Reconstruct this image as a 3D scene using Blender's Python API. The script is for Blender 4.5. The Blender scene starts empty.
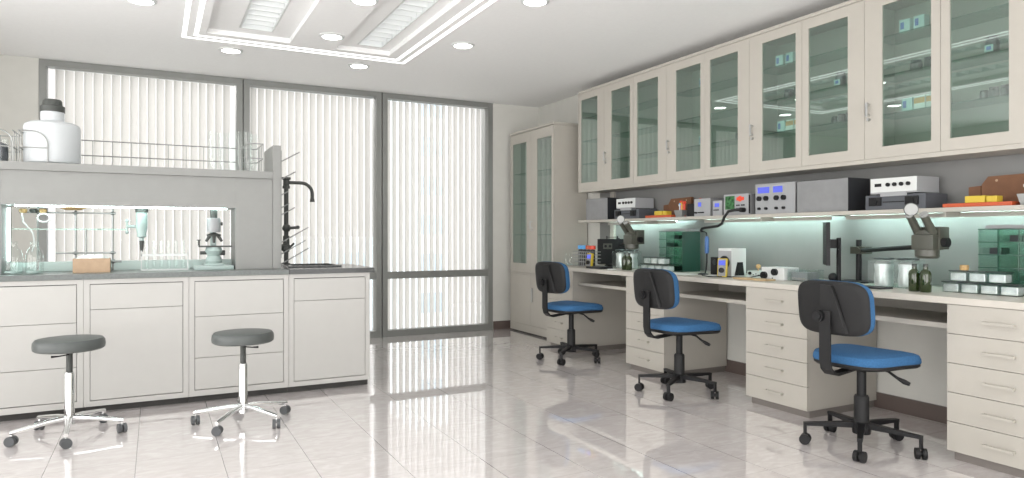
import bpy, bmesh, math, random
from mathutils import Vector, Matrix
random.seed(7)
PI = math.pi
SKY_DIM, SKY_FILL, SUN = 1.15, 6.6, 2.7
col = bpy.context.scene.collection
sin, cos = math.sin, math.cos

# ------------------------------------------------------------------ materials
def mat(name, c, rough=.5, metal=0, spec=.5, noise=0, nscale=30, bump=0, coat=0):
    m = bpy.data.materials.new(name); m.use_nodes = True
    nt = m.node_tree; b = nt.nodes['Principled BSDF']
    b.inputs['Base Color'].default_value = (*c, 1)
    b.inputs['Roughness'].default_value = rough
    b.inputs['Metallic'].default_value = metal
    b.inputs['Specular IOR Level'].default_value = spec
    b.inputs['Coat Weight'].default_value = coat
    if noise or bump:
        tc = nt.nodes.new('ShaderNodeTexCoord')
        n = nt.nodes.new('ShaderNodeTexNoise'); n.inputs['Scale'].default_value = nscale
        n.inputs['Detail'].default_value = 6
        nt.links.new(tc.outputs['Object'], n.inputs['Vector'])
        if noise:
            r = nt.nodes.new('ShaderNodeValToRGB')
            r.color_ramp.elements[0].position = .35; r.color_ramp.elements[1].position = .65
            r.color_ramp.elements[0].color = (*[x*(1-noise) for x in c], 1)
            r.color_ramp.elements[1].color = (*[min(.95, x*(1+noise)) for x in c], 1)
            nt.links.new(n.outputs['Fac'], r.inputs['Fac'])
            nt.links.new(r.outputs['Color'], b.inputs['Base Color'])
        if bump:
            bp = nt.nodes.new('ShaderNodeBump'); bp.inputs['Strength'].default_value = bump
            bp.inputs['Distance'].default_value = .002
            nt.links.new(n.outputs['Fac'], bp.inputs['Height'])
            nt.links.new(bp.outputs['Normal'], b.inputs['Normal'])
    return m

def emit(name, c, s):
    m = bpy.data.materials.new(name); m.use_nodes = True
    nt = m.node_tree; nt.nodes.clear()
    e = nt.nodes.new('ShaderNodeEmission'); e.inputs[0].default_value = (*c, 1); e.inputs[1].default_value = s
    o = nt.nodes.new('ShaderNodeOutputMaterial'); nt.links.new(e.outputs[0], o.inputs[0])
    return m

def glass(name, tint, ior=1.45, refl=1.0, rough=0.0):
    m = bpy.data.materials.new(name); m.use_nodes = True
    nt = m.node_tree; nt.nodes.clear()
    t = nt.nodes.new('ShaderNodeBsdfTransparent'); t.inputs[0].default_value = (*tint, 1)
    g = nt.nodes.new('ShaderNodeBsdfGlossy'); g.inputs['Roughness'].default_value = rough
    g.inputs[0].default_value = (refl, refl, refl, 1)
    lw = nt.nodes.new('ShaderNodeLayerWeight'); lw.inputs[0].default_value = .5
    pw = nt.nodes.new('ShaderNodeMath'); pw.operation = 'POWER'; nt.links.new(lw.outputs['Facing'], pw.inputs[0]); pw.inputs[1].default_value = 4
    f = nt.nodes.new('ShaderNodeMath'); f.operation = 'MULTIPLY_ADD'; nt.links.new(pw.outputs[0], f.inputs[0])
    f0 = ((ior-1)/(ior+1))**2*1.6; f.inputs[1].default_value = .75; f.inputs[2].default_value = f0
    x = nt.nodes.new('ShaderNodeMixShader'); o = nt.nodes.new('ShaderNodeOutputMaterial')
    nt.links.new(f.outputs[0], x.inputs[0]); nt.links.new(t.outputs[0], x.inputs[1]); nt.links.new(g.outputs[0], x.inputs[2])
    nt.links.new(x.outputs[0], o.inputs[0])
    return m

def slat_mat():
    m = bpy.data.materials.new('blind_fabric'); m.use_nodes = True
    nt = m.node_tree; nt.nodes.clear()
    d = nt.nodes.new('ShaderNodeBsdfDiffuse'); t = nt.nodes.new('ShaderNodeBsdfTranslucent')
    d.inputs[0].default_value = (.74, .735, .71, 1); t.inputs[0].default_value = (.80, .79, .76, 1)
    x = nt.nodes.new('ShaderNodeMixShader'); x.inputs[0].default_value = .30
    o = nt.nodes.new('ShaderNodeOutputMaterial')
    nt.links.new(d.outputs[0], x.inputs[1]); nt.links.new(t.outputs[0], x.inputs[2]); nt.links.new(x.outputs[0], o.inputs[0])
    return m

def floor_mat():
    m = bpy.data.materials.new('polished_tile'); m.use_nodes = True
    nt = m.node_tree; b = nt.nodes['Principled BSDF']; N = nt.nodes.new; L = nt.links.new
    tc = N('ShaderNodeTexCoord'); sp = N('ShaderNodeSeparateXYZ'); L(tc.outputs['Object'], sp.inputs[0])
    def line(out, off, w):
        a = N('ShaderNodeMath'); a.operation = 'SUBTRACT'; L(out, a.inputs[0]); a.inputs[1].default_value = off
        d = N('ShaderNodeMath'); d.operation = 'DIVIDE'; L(a.outputs[0], d.inputs[0]); d.inputs[1].default_value = .393
        f = N('ShaderNodeMath'); f.operation = 'FRACT'; L(d.outputs[0], f.inputs[0])
        l = N('ShaderNodeMath'); l.operation = 'LESS_THAN'; L(f.outputs[0], l.inputs[0]); l.inputs[1].default_value = w/.393
        return l.outputs[0], d.outputs[0]
    lx, cx_ = line(sp.outputs[0], -.0885, .003); ly, cy_ = line(sp.outputs[1], 2.003, .003)
    # per-tile tone
    fx = N('ShaderNodeMath'); fx.operation = 'FLOOR'; L(cx_, fx.inputs[0])
    fy = N('ShaderNodeMath'); fy.operation = 'FLOOR'; L(cy_, fy.inputs[0])
    cb = N('ShaderNodeCombineXYZ'); L(fx.outputs[0], cb.inputs[0]); L(fy.outputs[0], cb.inputs[1])
    wn = N('ShaderNodeTexWhiteNoise'); L(cb.outputs[0], wn.inputs['Vector'])
    ad = N('ShaderNodeVectorMath'); ad.operation = 'ADD'; L(tc.outputs['Object'], ad.inputs[0]); L(wn.outputs['Color'], ad.inputs[1])
    mp = N('ShaderNodeMapping'); mp.inputs['Scale'].default_value = (1.6, 3.4, 1); mp.inputs['Rotation'].default_value = (0, 0, .45)
    L(ad.outputs[0], mp.inputs[0])
    n = N('ShaderNodeTexNoise'); n.inputs['Scale'].default_value = 5; n.inputs['Detail'].default_value = 9; n.inputs['Distortion'].default_value = 1.4
    L(mp.outputs[0], n.inputs['Vector'])
    r = N('ShaderNodeValToRGB'); e = r.color_ramp.elements
    e[0].position = .3; e[0].color = (.73, .675, .665, 1); e[1].position = .72; e[1].color = (.85, .815, .805, 1)
    k = e.new(.5); k.color = (.77, .722, .712, 1)
    L(n.outputs['Fac'], r.inputs[0])
    g1 = N('ShaderNodeMixRGB'); L(lx, g1.inputs[0]); L(r.outputs[0], g1.inputs[1]); g1.inputs[2].default_value = (.20, .19, .18, 1)
    my = N('ShaderNodeMath'); my.operation = 'MULTIPLY'; L(ly, my.inputs[0]); my.inputs[1].default_value = .35
    g2 = N('ShaderNodeMixRGB'); L(my.outputs[0], g2.inputs[0]); L(g1.outputs[0], g2.inputs[1]); g2.inputs[2].default_value = (.20, .19, .18, 1)
    L(g2.outputs[0], b.inputs['Base Color'])
    b.inputs['Roughness'].default_value = .035
    b.inputs['IOR'].default_value = 1.7
    b.inputs['Coat Weight'].default_value = 1; b.inputs['Coat IOR'].default_value = 1.75; b.inputs['Coat Roughness'].default_value = .02
    return m

M = dict(
 floor=floor_mat(), slat=slat_mat(),
 ceiling=mat('ceiling_paint', (.88, .885, .88), .8, noise=.01),
 wall=mat('wall_paint', (.62, .615, .575), .8, noise=.015, nscale=8),
 splash=mat('grey_wall_panel', (.21, .212, .208), .3, noise=.03, nscale=5),
 base=mat('brown_skirting', (.115, .088, .078), .45),
 cream=mat('cream_laminate', (.46, .437, .39), .38, noise=.01, nscale=15),
 desk=mat('desk_top_laminate', (.56, .53, .475), .35, noise=.02, nscale=20),
 lacq=mat('grey_white_lacquer', (.475, .47, .45), .35, noise=.01, nscale=12),
 panelgrey=mat('grey_shelf_panel', (.255, .26, .25), .4, noise=.02, nscale=12),
 top=mat('grey_bench_top', (.13, .145, .14), .3, noise=.12, nscale=60),
 topdark=mat('black_bench_top', (.045, .048, .048), .18, noise=.15, nscale=80),
 toe=mat('dark_plinth', (.04, .038, .035), .6),
 toegrey=mat('grey_plinth', (.20, .18, .165), .5),
 alu=mat('grey_window_metal', (.25, .257, .245), .35, metal=.3),
 chrome=mat('chrome', (.82, .83, .83), .12, metal=1),
 steel=mat('brushed_steel', (.55, .56, .56), .3, metal=1),
 wire=mat('grey_wire', (.33, .34, .33), .35, metal=.5),
 blackp=mat('black_plastic', (.011, .011, .012), .5, spec=.3, bump=.1, nscale=300),
 greyp=mat('charcoal_plastic', (.016, .016, .0165), .55, spec=.3, bump=.1, nscale=300),
 caster=mat('grey_rubber', (.09, .095, .10), .5),
 blue=mat('blue_fabric', (.03, .12, .27), .85, noise=.14, nscale=160, bump=.5),
 vinyl=mat('green_grey_vinyl', (.09, .10, .097), .42, bump=.1, nscale=120),
 gap=mat('dark_gap', (.02, .02, .02), .8),
 hd=mat('white_translucent_plastic', (.60, .63, .645), .4),
 capg=mat('dark_grey_cap', (.06, .065, .06), .5),
 kraft=mat('kraft_card', (.46, .33, .22), .7, noise=.06, nscale=20),
 brownf=mat('brown_card', (.17, .08, .04), .7, noise=.08, nscale=20),
 orange=mat('orange_plastic', (.50, .09, .03), .4),
 yellow=mat('yellow_plastic', (.58, .43, .04), .4),
 red=mat('red_plastic', (.65, .06, .03), .4),
 skyblue=mat('light_blue_plastic', (.10, .36, .70), .4),
 bluet=mat('blue_handle', (.05, .13, .33), .4),
 instr=mat('grey_instrument_case', (.24, .245, .25), .4, noise=.05, nscale=14),
 instrl=mat('pale_instrument_face', (.34, .35, .36), .35),
 instrd=mat('dark_instrument_case', (.03, .032, .036), .45, spec=.35),
 slatg=mat('slate_grey_case', (.085, .092, .105), .45),
 scope=mat('grey_green_enamel', (.07, .072, .058), .35),
 lensw=mat('pale_lens', (.33, .34, .33), .2),
 white=mat('white_plastic', (.66, .68, .67), .35),
 palegreen=mat('pale_green_metal', (.54, .63, .60), .35),
 mint=mat('mint_tray', (.28, .40, .32), .4),
 paper=mat('white_paper', (.8, .82, .8), .7),
 wood=mat('light_wood', (.50, .36, .20), .5, noise=.12, nscale=12),
 cork=mat('cork', (.50, .33, .15), .7, noise=.2, nscale=120),
 ogreen=mat('dark_green_bottle_glass', (.02, .035, .008), .08, coat=.5),
 silver=mat('crumpled_foil', (.74, .78, .77), .3, metal=.45, noise=.25, nscale=14, bump=1.0),
 lidd=mat('black_lid', (.03, .035, .035), .3),
 amber=mat('orange_carton', (.70, .38, .12), .6),
 lblue=mat('blue_print', (.06, .16, .50), .5),
 carton=mat('pale_carton', (.55, .72, .72), .6),
 can=mat('grey_jar', (.08, .09, .09), .3),
 medteal=mat('teal_glazed_metal', (.36, .45, .43), .3),
 build1=mat('pale_concrete', (.60, .68, .72), .8, noise=.1, nscale=.3),
 bwin=mat('pale_blue_glazing', (.34, .43, .50), .3),
 ground=mat('pale_ground', (.55, .56, .56), .9, noise=.1, nscale=.1),
 wglass=glass('window_glass', (.99, .99, .99), 1.3),
 cshelf=glass('green_cabinet_shelf_glass', (.56, .76, .68), 1.5),
 dglass=glass('green_tinted_glass', (.79, .90, .86), 1.8),
 sglass=glass('green_shelf_glass', (.74, .88, .83), 1.5),
 cglass=glass('clear_glass', (.965, .985, .98), 1.4),
 tglass=glass('green_sheet_glass', (.74, .88, .82), 1.6),
 dkglass=mat('dark_green_glass_sheet', (.012, .055, .038), .08, coat=.6),
 led=emit('led_white', (1, 1, .98), 2.5),
 lamp=emit('lamp_white', (1, .99, .97), 12),
 trof=emit('tube_light', (.97, .98, 1), 1.6),
 ledteal=emit('led_teal', (.68, 1, .94), 50),
 ledcool=emit('led_cool', (.75, 1, .96), 16),
 scr_blue=emit('lit_blue_display', (.20, .24, 1.0), .9),
 scr_red=emit('lit_red_display', (1, .13, .08), .9),
 scr_green=mat('green_screen', (.03, .12, .04), .25, noise=.6, nscale=40),
)

# ------------------------------------------------------------------ mesh builder
class MB:
    def __init__(s): s.bm = bmesh.new()
    def _merge(s, verts, T):
        bmesh.ops.transform(s.bm, matrix=T, verts=verts)
    def box(s, x0, x1, y0, y1, z0, z1, bev=0, T=None):
        r = bmesh.ops.create_cube(s.bm, size=1); vs = r['verts']
        for v in vs:
            v.co = Vector(((x0+x1)/2+v.co.x*(x1-x0), (y0+y1)/2+v.co.y*(y1-y0), (z0+z1)/2+v.co.z*(z1-z0)))
        if bev:
            es = {e for v in vs for e in v.link_edges}
            rr = bmesh.ops.bevel(s.bm, geom=list(es), offset=bev, segments=2, profile=.7, affect='EDGES')
            vs = list({v for f in rr['faces'] for v in f.verts} | {v for v in vs if v.is_valid})
        if T: s._merge(vs, T)
        return s
    def cyl(s, p, q, r, r2=None, n=16, cap=True):
        p = Vector(p); q = Vector(q); d = q-p
        r2 = r if r2 is None else r2
        rr = bmesh.ops.create_cone(s.bm, cap_ends=cap, segments=n, radius1=r, radius2=r2, depth=d.length)
        T = Matrix.Translation((p+q)/2) @ d.to_track_quat('Z', 'Y').to_matrix().to_4x4()
        s._merge(rr['verts'], T); return s
    def sph(s, p, r, sc=(1, 1, 1), n=14):
        rr = bmesh.ops.create_uvsphere(s.bm, u_segments=n, v_segments=max(6, n//2+2), radius=r)
        s._merge(rr['verts'], Matrix.Translation(p) @ Matrix.Diagonal((*sc, 1))); return s
    def tube(s, pts, r, n=8, close=False):
        pts = [Vector(p) for p in pts]; rings = []
        N = len(pts); up = Vector((0, 0, 1)); prev = None
        for i, p in enumerate(pts):
            if close: d = pts[(i+1) % N]-pts[i-1]
            else: d = pts[min(i+1, N-1)]-pts[max(i-1, 0)]
            d.normalize()
            a = prev if prev else (up if abs(d.z) < .9 else Vector((1, 0, 0)))
            a = (a-d*a.dot(d)).normalized(); prev = a; b = d.cross(a)
            rr = r[i] if isinstance(r, (list, tuple)) else r
            rings.append([s.bm.verts.new(p+a*rr*cos(2*PI*k/n)+b*rr*sin(2*PI*k/n)) for k in range(n)])
        m = N if close else N-1
        for i in range(m):
            A, B = rings[i], rings[(i+1) % N]
            for k in range(n): s.bm.faces.new((A[k], A[(k+1) % n], B[(k+1) % n], B[k]))
        if not close:
            s.bm.faces.new(rings[0][::-1]); s.bm.faces.new(rings[-1])
        return s
    def lathe(s, prof, c=(0, 0, 0), n=24, T=None):
        rings = []; c = Vector(c); new = []
        for r, z in prof:
            if r < 1e-5: v = s.bm.verts.new(c+Vector((0, 0, z))); rings.append([v]); new.append(v)
            else:
                ring = [s.bm.verts.new(c+Vector((r*cos(2*PI*k/n), r*sin(2*PI*k/n), z))) for k in range(n)]
                rings.append(ring); new += ring
        for A, B in zip(rings, rings[1:]):
            if len(A) == 1 and len(B) == 1: continue
            for k in range(n):
                k2 = (k+1) % n
                if len(A) == 1: s.bm.faces.new((A[0], B[k2], B[k]))
                elif len(B) == 1: s.bm.faces.new((A[k], A[k2], B[0]))
                else: s.bm.faces.new((A[k], A[k2], B[k2], B[k]))
        if T: s._merge(new, T)
        return s
    def pad(s, outline, rings, warp=None):
        """outline: list of (x,y); rings: (scale, z) from bottom to top"""
        R = []
        for sc, z in rings:
            row = []
            for x, y in outline:
                p = Vector((x*sc, y*sc, z))
                row.append(s.bm.verts.new(warp(p) if warp else p))
            R.append(row)
        n = len(outline)
        for A, B in zip(R, R[1:]):
            for k in range(n): s.bm.faces.new((A[k], A[(k+1) % n], B[(k+1) % n], B[k]))
        s.bm.faces.new(R[0][::-1]); s.bm.faces.new(R[-1])
        return s
    def prism(s, poly, a, b, axis='z'):
        def P(u, v, w): return {'z': (u, v, w), 'y': (u, w, v), 'x': (w, u, v)}[axis]
        A = [s.bm.verts.new(P(u, v, a)) for u, v in poly]; B = [s.bm.verts.new(P(u, v, b)) for u, v in poly]
        n = len(poly)
        for k in range(n): s.bm.faces.new((A[k], A[(k+1) % n], B[(k+1) % n], B[k]))
        s.bm.faces.new(A[::-1]); s.bm.faces.new(B); return s
    def build(s, name, m, parent=None, smooth=True, loc=None):
        bmesh.ops.recalc_face_normals(s.bm, faces=s.bm.faces)
        me = bpy.data.meshes.new(name); s.bm.to_mesh(me); s.bm.free()
        me.materials.append(M[m] if isinstance(m, str) else m)
        if smooth:
            me.polygons.foreach_set('use_smooth', [True]*len(me.polygons))
            try: me.set_sharp_from_angle(angle=math.radians(32))
            except Exception: pass
        o = bpy.data.objects.new(name, me); col.objects.link(o)
        if parent: o.parent = parent
        if loc: o.location = loc
        return o

def superell(a, b, p=4, n=48):
    out = []
    for k in range(n):
        t = 2*PI*k/n; c, s_ = cos(t), sin(t)
        out.append((a*abs(c)**(2/p)*(1 if c >= 0 else -1), b*abs(s_)**(2/p)*(1 if s_ >= 0 else -1)))
    return out

def tag(o, label, cat, group=None, kind=None):
    if label: o['label'] = label
    if cat: o['category'] = cat
    if group: o['group'] = group
    if kind: o['kind'] = kind
    return o
def thing(name, label, cat, loc=(0, 0, 0), rz=0, group=None):
    o = bpy.data.objects.new(name, None); col.objects.link(o); o.empty_display_size = .1
    o.location = loc; o.rotation_euler = (0, 0, rz)
    return tag(o, label, cat, group)
def struct(o): o['kind'] = 'structure'; return o
def kids(o): return [c for c in bpy.data.objects if c.parent == o]
def copy_tree(o, parent=None, loc=None, rz=None, label=None, group=None):
    c = o.copy(); col.objects.link(c)
    if parent: c.parent = parent
    for ch in kids(o): copy_tree(ch, c)
    if loc is not None: c.location = loc
    if rz is not None: c.rotation_euler = (0, 0, rz)
    if label: c['label'] = label
    if group: c['group'] = group
    return c

# ------------------------------------------------------------------ room
W = 7.517; RX = 4.292; CH = 2.76; LX = -2.6; FY = -1.6
struct(MB().box(LX-.2, RX+.2, FY-.2, W+.3, -.1, 0).build('floor', 'floor', smooth=False))
def layer(mb, x0, x1, y0, y1, z0, z1, holes):
    xs = sorted({x0, x1, *[h[0] for h in holes], *[h[1] for h in holes]})
    ys = sorted({y0, y1, *[h[2] for h in holes], *[h[3] for h in holes]})
    for a, b in zip(ys, ys[1:]):
        run = None
        for c, d in zip(xs, xs[1:]):
            mx, my = (c+d)/2, (a+b)/2
            hole = any(h[0] < mx < h[1] and h[2] < my < h[3] for h in holes)
            if hole:
                if run is not None: mb.box(run, c, a, b, z0, z1); run = None
            elif run is None: run = c
        if run is not None: mb.box(run, x1, a, b, z0, z1)
REC = [(.36, 1.0, 1.5, 5.96), (1.38, 1.86, 1.5, 5.96)]
TRO = [(.59, .85, 1.7, 5.84), (1.545, 1.775, 1.7, 5.88)]
c = MB()
layer(c, LX-.2, RX+.2, FY-.2, W+.3, CH, CH+.04, REC)
layer(c, LX-.2, RX+.2, FY-.2, W+.3, CH+.04, CH+.14, TRO)
c.box(LX-.2, RX+.2, FY-.2, W+.3, CH+.14, CH+.2)
struct(c.build('ceiling', 'ceiling', smooth=False))
WX0, WX1 = -.943, 3.652
struct(MB().box(LX-.2, WX0, W, W+.3, 0, CH).box(WX1, RX+.2, W, W+.3, 0, CH).build('wall_back', 'wall', smooth=False))
struct(MB().box(RX, RX+.2, FY, W, 0, CH).build('wall_right', 'wall', smooth=False))
struct(MB().box(LX-.2, LX, FY, -1.2, 0, CH).box(LX-.2, LX, 5.3, W, 0, CH).box(LX-.2, LX, -1.2, 5.3, 0, .12).box(LX-.2, LX, -1.2, 5.3, 2.6, CH).build('wall_left', 'wall', smooth=False))
struct(MB().box(LX-.2, -2.2, FY-.2, FY, 0, CH).box(3.4, RX+.2, FY-.2, FY, 0, CH).box(-2.2, 3.4, FY-.2, FY, 0, .12).box(-2.2, 3.4, FY-.2, FY, 2.6, CH).build('wall_front', 'wall', smooth=False))
struct(MB().box(WX1+.002, RX, W-.016, W, 0, .1).box(LX, WX0-.002, W-.016, W, 0, .1).build('baseboard_back', 'base', smooth=False))
struct(MB().box(RX-.016, RX, FY, W-.017, 0, .1).build('baseboard_right', 'base', smooth=False))
struct(MB().box(LX, LX+.016, FY, W-.017, 0, .1).build('baseboard_left', 'base', smooth=False))

# windows + blinds
def window(n, x0, x1):
    f = .062; t = .072
    root = MB().box(x0+.002, x0+f, W, W+.10, 0, CH-.001).box(x1-f, x1-.002, W, W+.10, 0, CH-.001) \
        .box(x0+f, x1-f, W, W+.10, 0, t).box(x0+f, x1-f, W, W+.10, CH-f, CH-.001) \
        .box(x0+.002, x0+.03, W+.10, W+.28, 0, CH-.001).box(x1-.03, x1-.002, W+.10, W+.28, 0, CH-.001).build('window_%d' % n, 'alu', smooth=False)
    struct(root)
    MB().box(x0+f, x1-f, W+.005, W+.05, .655, .735).build('crossbar', 'alu', root, smooth=False)
    MB().box(x0+.031, x1-.031, W+.255, W+.261, 0, CH-.002).build('pane', 'wglass', root, smooth=False)
def added_window(n, T, L):  # unseen glazing, added behind the camera and at left to bring in daylight
    b = MB()
    for k in range(5):
        x = k*(L-.05)/4; b.box(x, x+.05, -.04, .04, .12, 2.6, T=T)
    b.box(0, L, -.04, .04, .12, .17, T=T).box(0, L, -.04, .04, 2.55, 2.6, T=T)
    r = struct(b.build('window_%d' % n, 'alu', smooth=False))  # added window, out of view
    MB().box(.05, L-.05, -.003, .003, .17, 2.55, T=T).build('pane', 'wglass', r, smooth=False)
added_window(4, Matrix.Translation((-2.2, FY-.1, 0)), 5.6)
added_window(5, Matrix.Translation((LX-.1, -1.2, 0)) @ Matrix.Rotation(PI/2, 4, 'Z'), 6.5)
WIN = [(-.943, .797), (.803, 2.262), (2.268, 3.652)]
BL = ['vertical fabric blind in the leftmost window, behind the white plastic carboy',
      'vertical fabric blind in the middle window, behind the black tap',
      'vertical fabric blind in the rightmost window, beside the tall cabinet']
for i, (a, b) in enumerate(WIN):
    window(i+1, a, b)
    x0, x1 = a+.065, b-.065
    t = thing('vertical_blind', BL[i], 'blind', ((x0+x1)/2, W+.16, 0), group='vertical blinds in the windows')
    w = (x1-x0)/2
    MB().box(-w, w, -.03, .03, CH-.05, CH-.012).build('headrail', 'white', t, smooth=False)
    s_ = MB(); pitch = .0765; k = -w+.02+(.03 if i == 0 else 0)
    xe = w-(.085 if i == 2 else .045)
    while k < xe:
        ang = math.radians(24+random.uniform(-1.5, 1.5)); hw = .0355
        pts = []
        for j in range(7):
            u = -1+j/3; q = .011*(1-u*u)
            pts.append((k+.03+hw*u*cos(ang)-q*sin(ang), hw*u*sin(ang)+q*cos(ang)))
        lo = [s_.bm.verts.new((x, y, .05)) for x, y in pts]; hi = [s_.bm.verts.new((x, y, CH-.055)) for x, y in pts]
        for j in range(6): s_.bm.faces.new((lo[j], lo[j+1], hi[j+1], hi[j]))
        k += pitch
    s_.build('slats', 'slat', t)

# outside
struct(MB().box(-60, 80, W+3, 140, -14.2, -14).build('ground', 'ground', smooth=False))
def tower(x, y, w, d, h, lab):
    t = thing('office_building', lab, 'building', (x, y, -14), group='office towers beyond the windows')
    MB().box(-w/2, w/2, -d/2, d/2, 0, h).build('tower_wall', 'build1', t, smooth=False)
    for j in range(int(h/3.5)):
        MB().box(-w/2+.6, w/2-.6, -d/2-.05, -d/2+.02, 1.2+j*3.5, 3.0+j*3.5).build('window_band', 'bwin', t, smooth=False)
tower(22, 62, 3.5, 8, 30, 'tall pale office tower glimpsed through the blind of the rightmost window')
tower(15, 70, 8, 8, 15, 'lower pale office block left of the tall tower, through the blinds')

# ------------------------------------------------------------------ ceiling lights
LEDS = [('outer', .19, 2.07, 6.17), ('inner', .275, 1.985, 6.075)]
for nm, x0, x1, y1 in LEDS:
    w_ = .030; y0 = 1.2
    t = MB().box(x0, x0+w_, y0, y1, CH-.004, CH+.0).box(x1-w_, x1, y0, y1, CH-.004, CH).box(x0+w_, x1-w_, y1-w_, y1, CH-.004, CH).box(x0+w_, x1-w_, y0, y0+w_, CH-.004, CH).build('ceiling_light_strip', 'led', smooth=False)
    tag(t, '%s glowing white line of the double light rectangle on the ceiling' % nm, 'light strip', 'light lines on the ceiling')
for i, (x0, x1, y0, y1) in enumerate(TRO):
    z = CH+.04
    t = thing('louvred_ceiling_light', ['recessed louvred ceiling light nearer the left, wider looking of the two', 'recessed louvred ceiling light nearer the wall cabinets, narrower looking of the two'][i],
              'ceiling light', ((x0+x1)/2, (y0+y1)/2, z), group='louvred lights in the ceiling')
    w = (x1-x0)/2-.002; l = (y1-y0)/2-.002
    MB().box(-w, -w+.012, -l, l, 0, .095).box(w-.012, w, -l, l, 0, .095).box(-w+.012, w-.012, -l, -l+.012, 0, .095).box(-w+.012, w-.012, l-.012, l, 0, .095).build('housing', 'white', t, smooth=False)
    MB().box(-w+.012, w-.012, -l+.012, l-.012, .088, .095).build('diffuser', 'trof', t, smooth=False)
    y = -l+.13
    while y < l-.1:
        MB().prism([(y-.004, .004), (y+.004, .004), (y+.012, .05), (y-.012, .05)], -w+.013, w-.013, 'x').build('louvre_blade', 'white', t, smooth=False); y += .125
DL = [(.583, 6.41, 'in front of the leftmost window, left of the light lines'), (1.266, 5.583, 'between the two louvred lights, nearer the windows'),
      (2.31, 5.335, 'right of the light lines, nearer the windows'), (1.713, 6.435, 'between the light lines and the middle window'),
      (1.267, 4.627, 'between the two louvred lights, cut by the top edge'), (2.315, 4.104, 'right of the light lines, at the top edge of the view'),
      (-.087, 5.332, 'left of the light lines, above the bench shelf')]
dl0 = None
for x, y, lab in DL:
    lab = 'round flush ceiling lamp '+lab
    if dl0 is None:
        dl0 = thing('downlight', lab, 'ceiling lamp', (x, y, CH), group='round lamps in the ceiling')
        MB().lathe([(.074, -.001), (.078, -.012), (.098, -.006), (.1, 0), (.074, 0)], n=36).build('trim_ring', 'white', dl0)
        MB().cyl((0, 0, -.009), (0, 0, -.001), .0735, n=36).build('diffuser', 'lamp', dl0)
    else: copy_tree(dl0, loc=(x, y, CH), label=lab)

# ------------------------------------------------------------------ upper cabinets
UX = 4.02; UZ0, UZ1 = 1.6035, 2.674
def sq_handle(z, y, parent, dx=0):
    h = MB().box(-.034, -.026, -.008, .008, -.045, .045, .002).box(-.028, -.004, -.005, .005, .028, .038).box(-.028, -.004, -.005, .005, -.038, -.028) \
        .cyl((-.001, 0, -.062), (-.02, 0, -.062), .009)
    o = h.build('handle', 'steel', parent, loc=(dx, y, z))
    return o
def glass_door(parent, y0, y1, z0, z1, gy0, gy1, gz0, gz1, handle=None, X=0, hz=None):
    """door in the plane x = X-.02 .. X, facing -x; y0<y1"""
    a, b = X-.02, X-.001
    d = MB().box(a, b, y0+.0015, gy0, z0+.0015, z1-.0015).box(a, b, gy1, y1-.0015, z0+.0015, z1-.0015) \
        .box(a, b, gy0, gy1, z0+.0015, gz0).box(a, b, gy0, gy1, gz1, z1-.0015).build('door', 'cream', parent, smooth=False)
    MB().box(X-.012, X-.008, gy0, gy1, gz0, gz1).build('pane', 'dglass', d, smooth=False)
    if handle is not None: sq_handle(hz, handle, d, X-.02)
    return d
def upper(y1, n, lab):
    """cabinet from y1 down by n doors of .475"""
    wd = .4753; L = wd*n
    t = thing('wall_cabinet', lab, 'cabinet', (UX, y1, 0), group='glass-fronted wall cabinets')
    D = RX-UX-.002
    b = MB(); z0, z1 = UZ0, UZ1
    b.box(0, D, -L+.001, -L+.018, z0+.018, z1-.026).box(0, D, -.018, -.001, z0+.018, z1-.026)
    b.box(-.02, D, -L+.001, -.001, z0, z0+.026)
    b.box(D-.01, D, -L+.018, -.018, z0+.026, z1-.026)
    b.box(0, D, -L+.001, -.001, z1-.06, z1-.028)
    b.build('carcass', 'cream', t, smooth=False)
    MB().box(-.024, D, -L+.001, -.001, z1-.025, z1, .003).build('cornice', 'cream', t, smooth=False)
    for sz in (1.905, 2.147, 2.39):
        MB().box(.03, D-.015, -L+.02, -.02, sz-.004, sz+.004).build('glass_shelf', 'cshelf', t, smooth=False)
    for k in range(n):
        ya, yb = -(k+1)*wd, -k*wd
        first = (k == 0 and n == 2)
        if first: g = (yb-.118-.305, yb-.118)
        else: g = (yb-.052-.305, yb-.052)
        glass_door(t, ya, yb, z0+.026, z1-.026, g[0], g[1], 1.70, 2.576, handle=(yb-.035 if first else None), hz=1.94)
    return t
upper(6.155, 1, 'single-door glass-fronted wall cabinet at the far end, beside the tall cabinet')
YS = [5.68, 4.73, 3.78, 2.83]
for y, lab in zip(YS, ['two-door glass-fronted wall cabinet, second from the tall cabinet', 'two-door glass-fronted wall cabinet above the small instrument with a green screen',
                       'two-door glass-fronted wall cabinet above the wide grey case in the middle of the shelf', 'two-door glass-fronted wall cabinet nearest the camera, above the brown folders']):
    upper(y, 2, lab)

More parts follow.
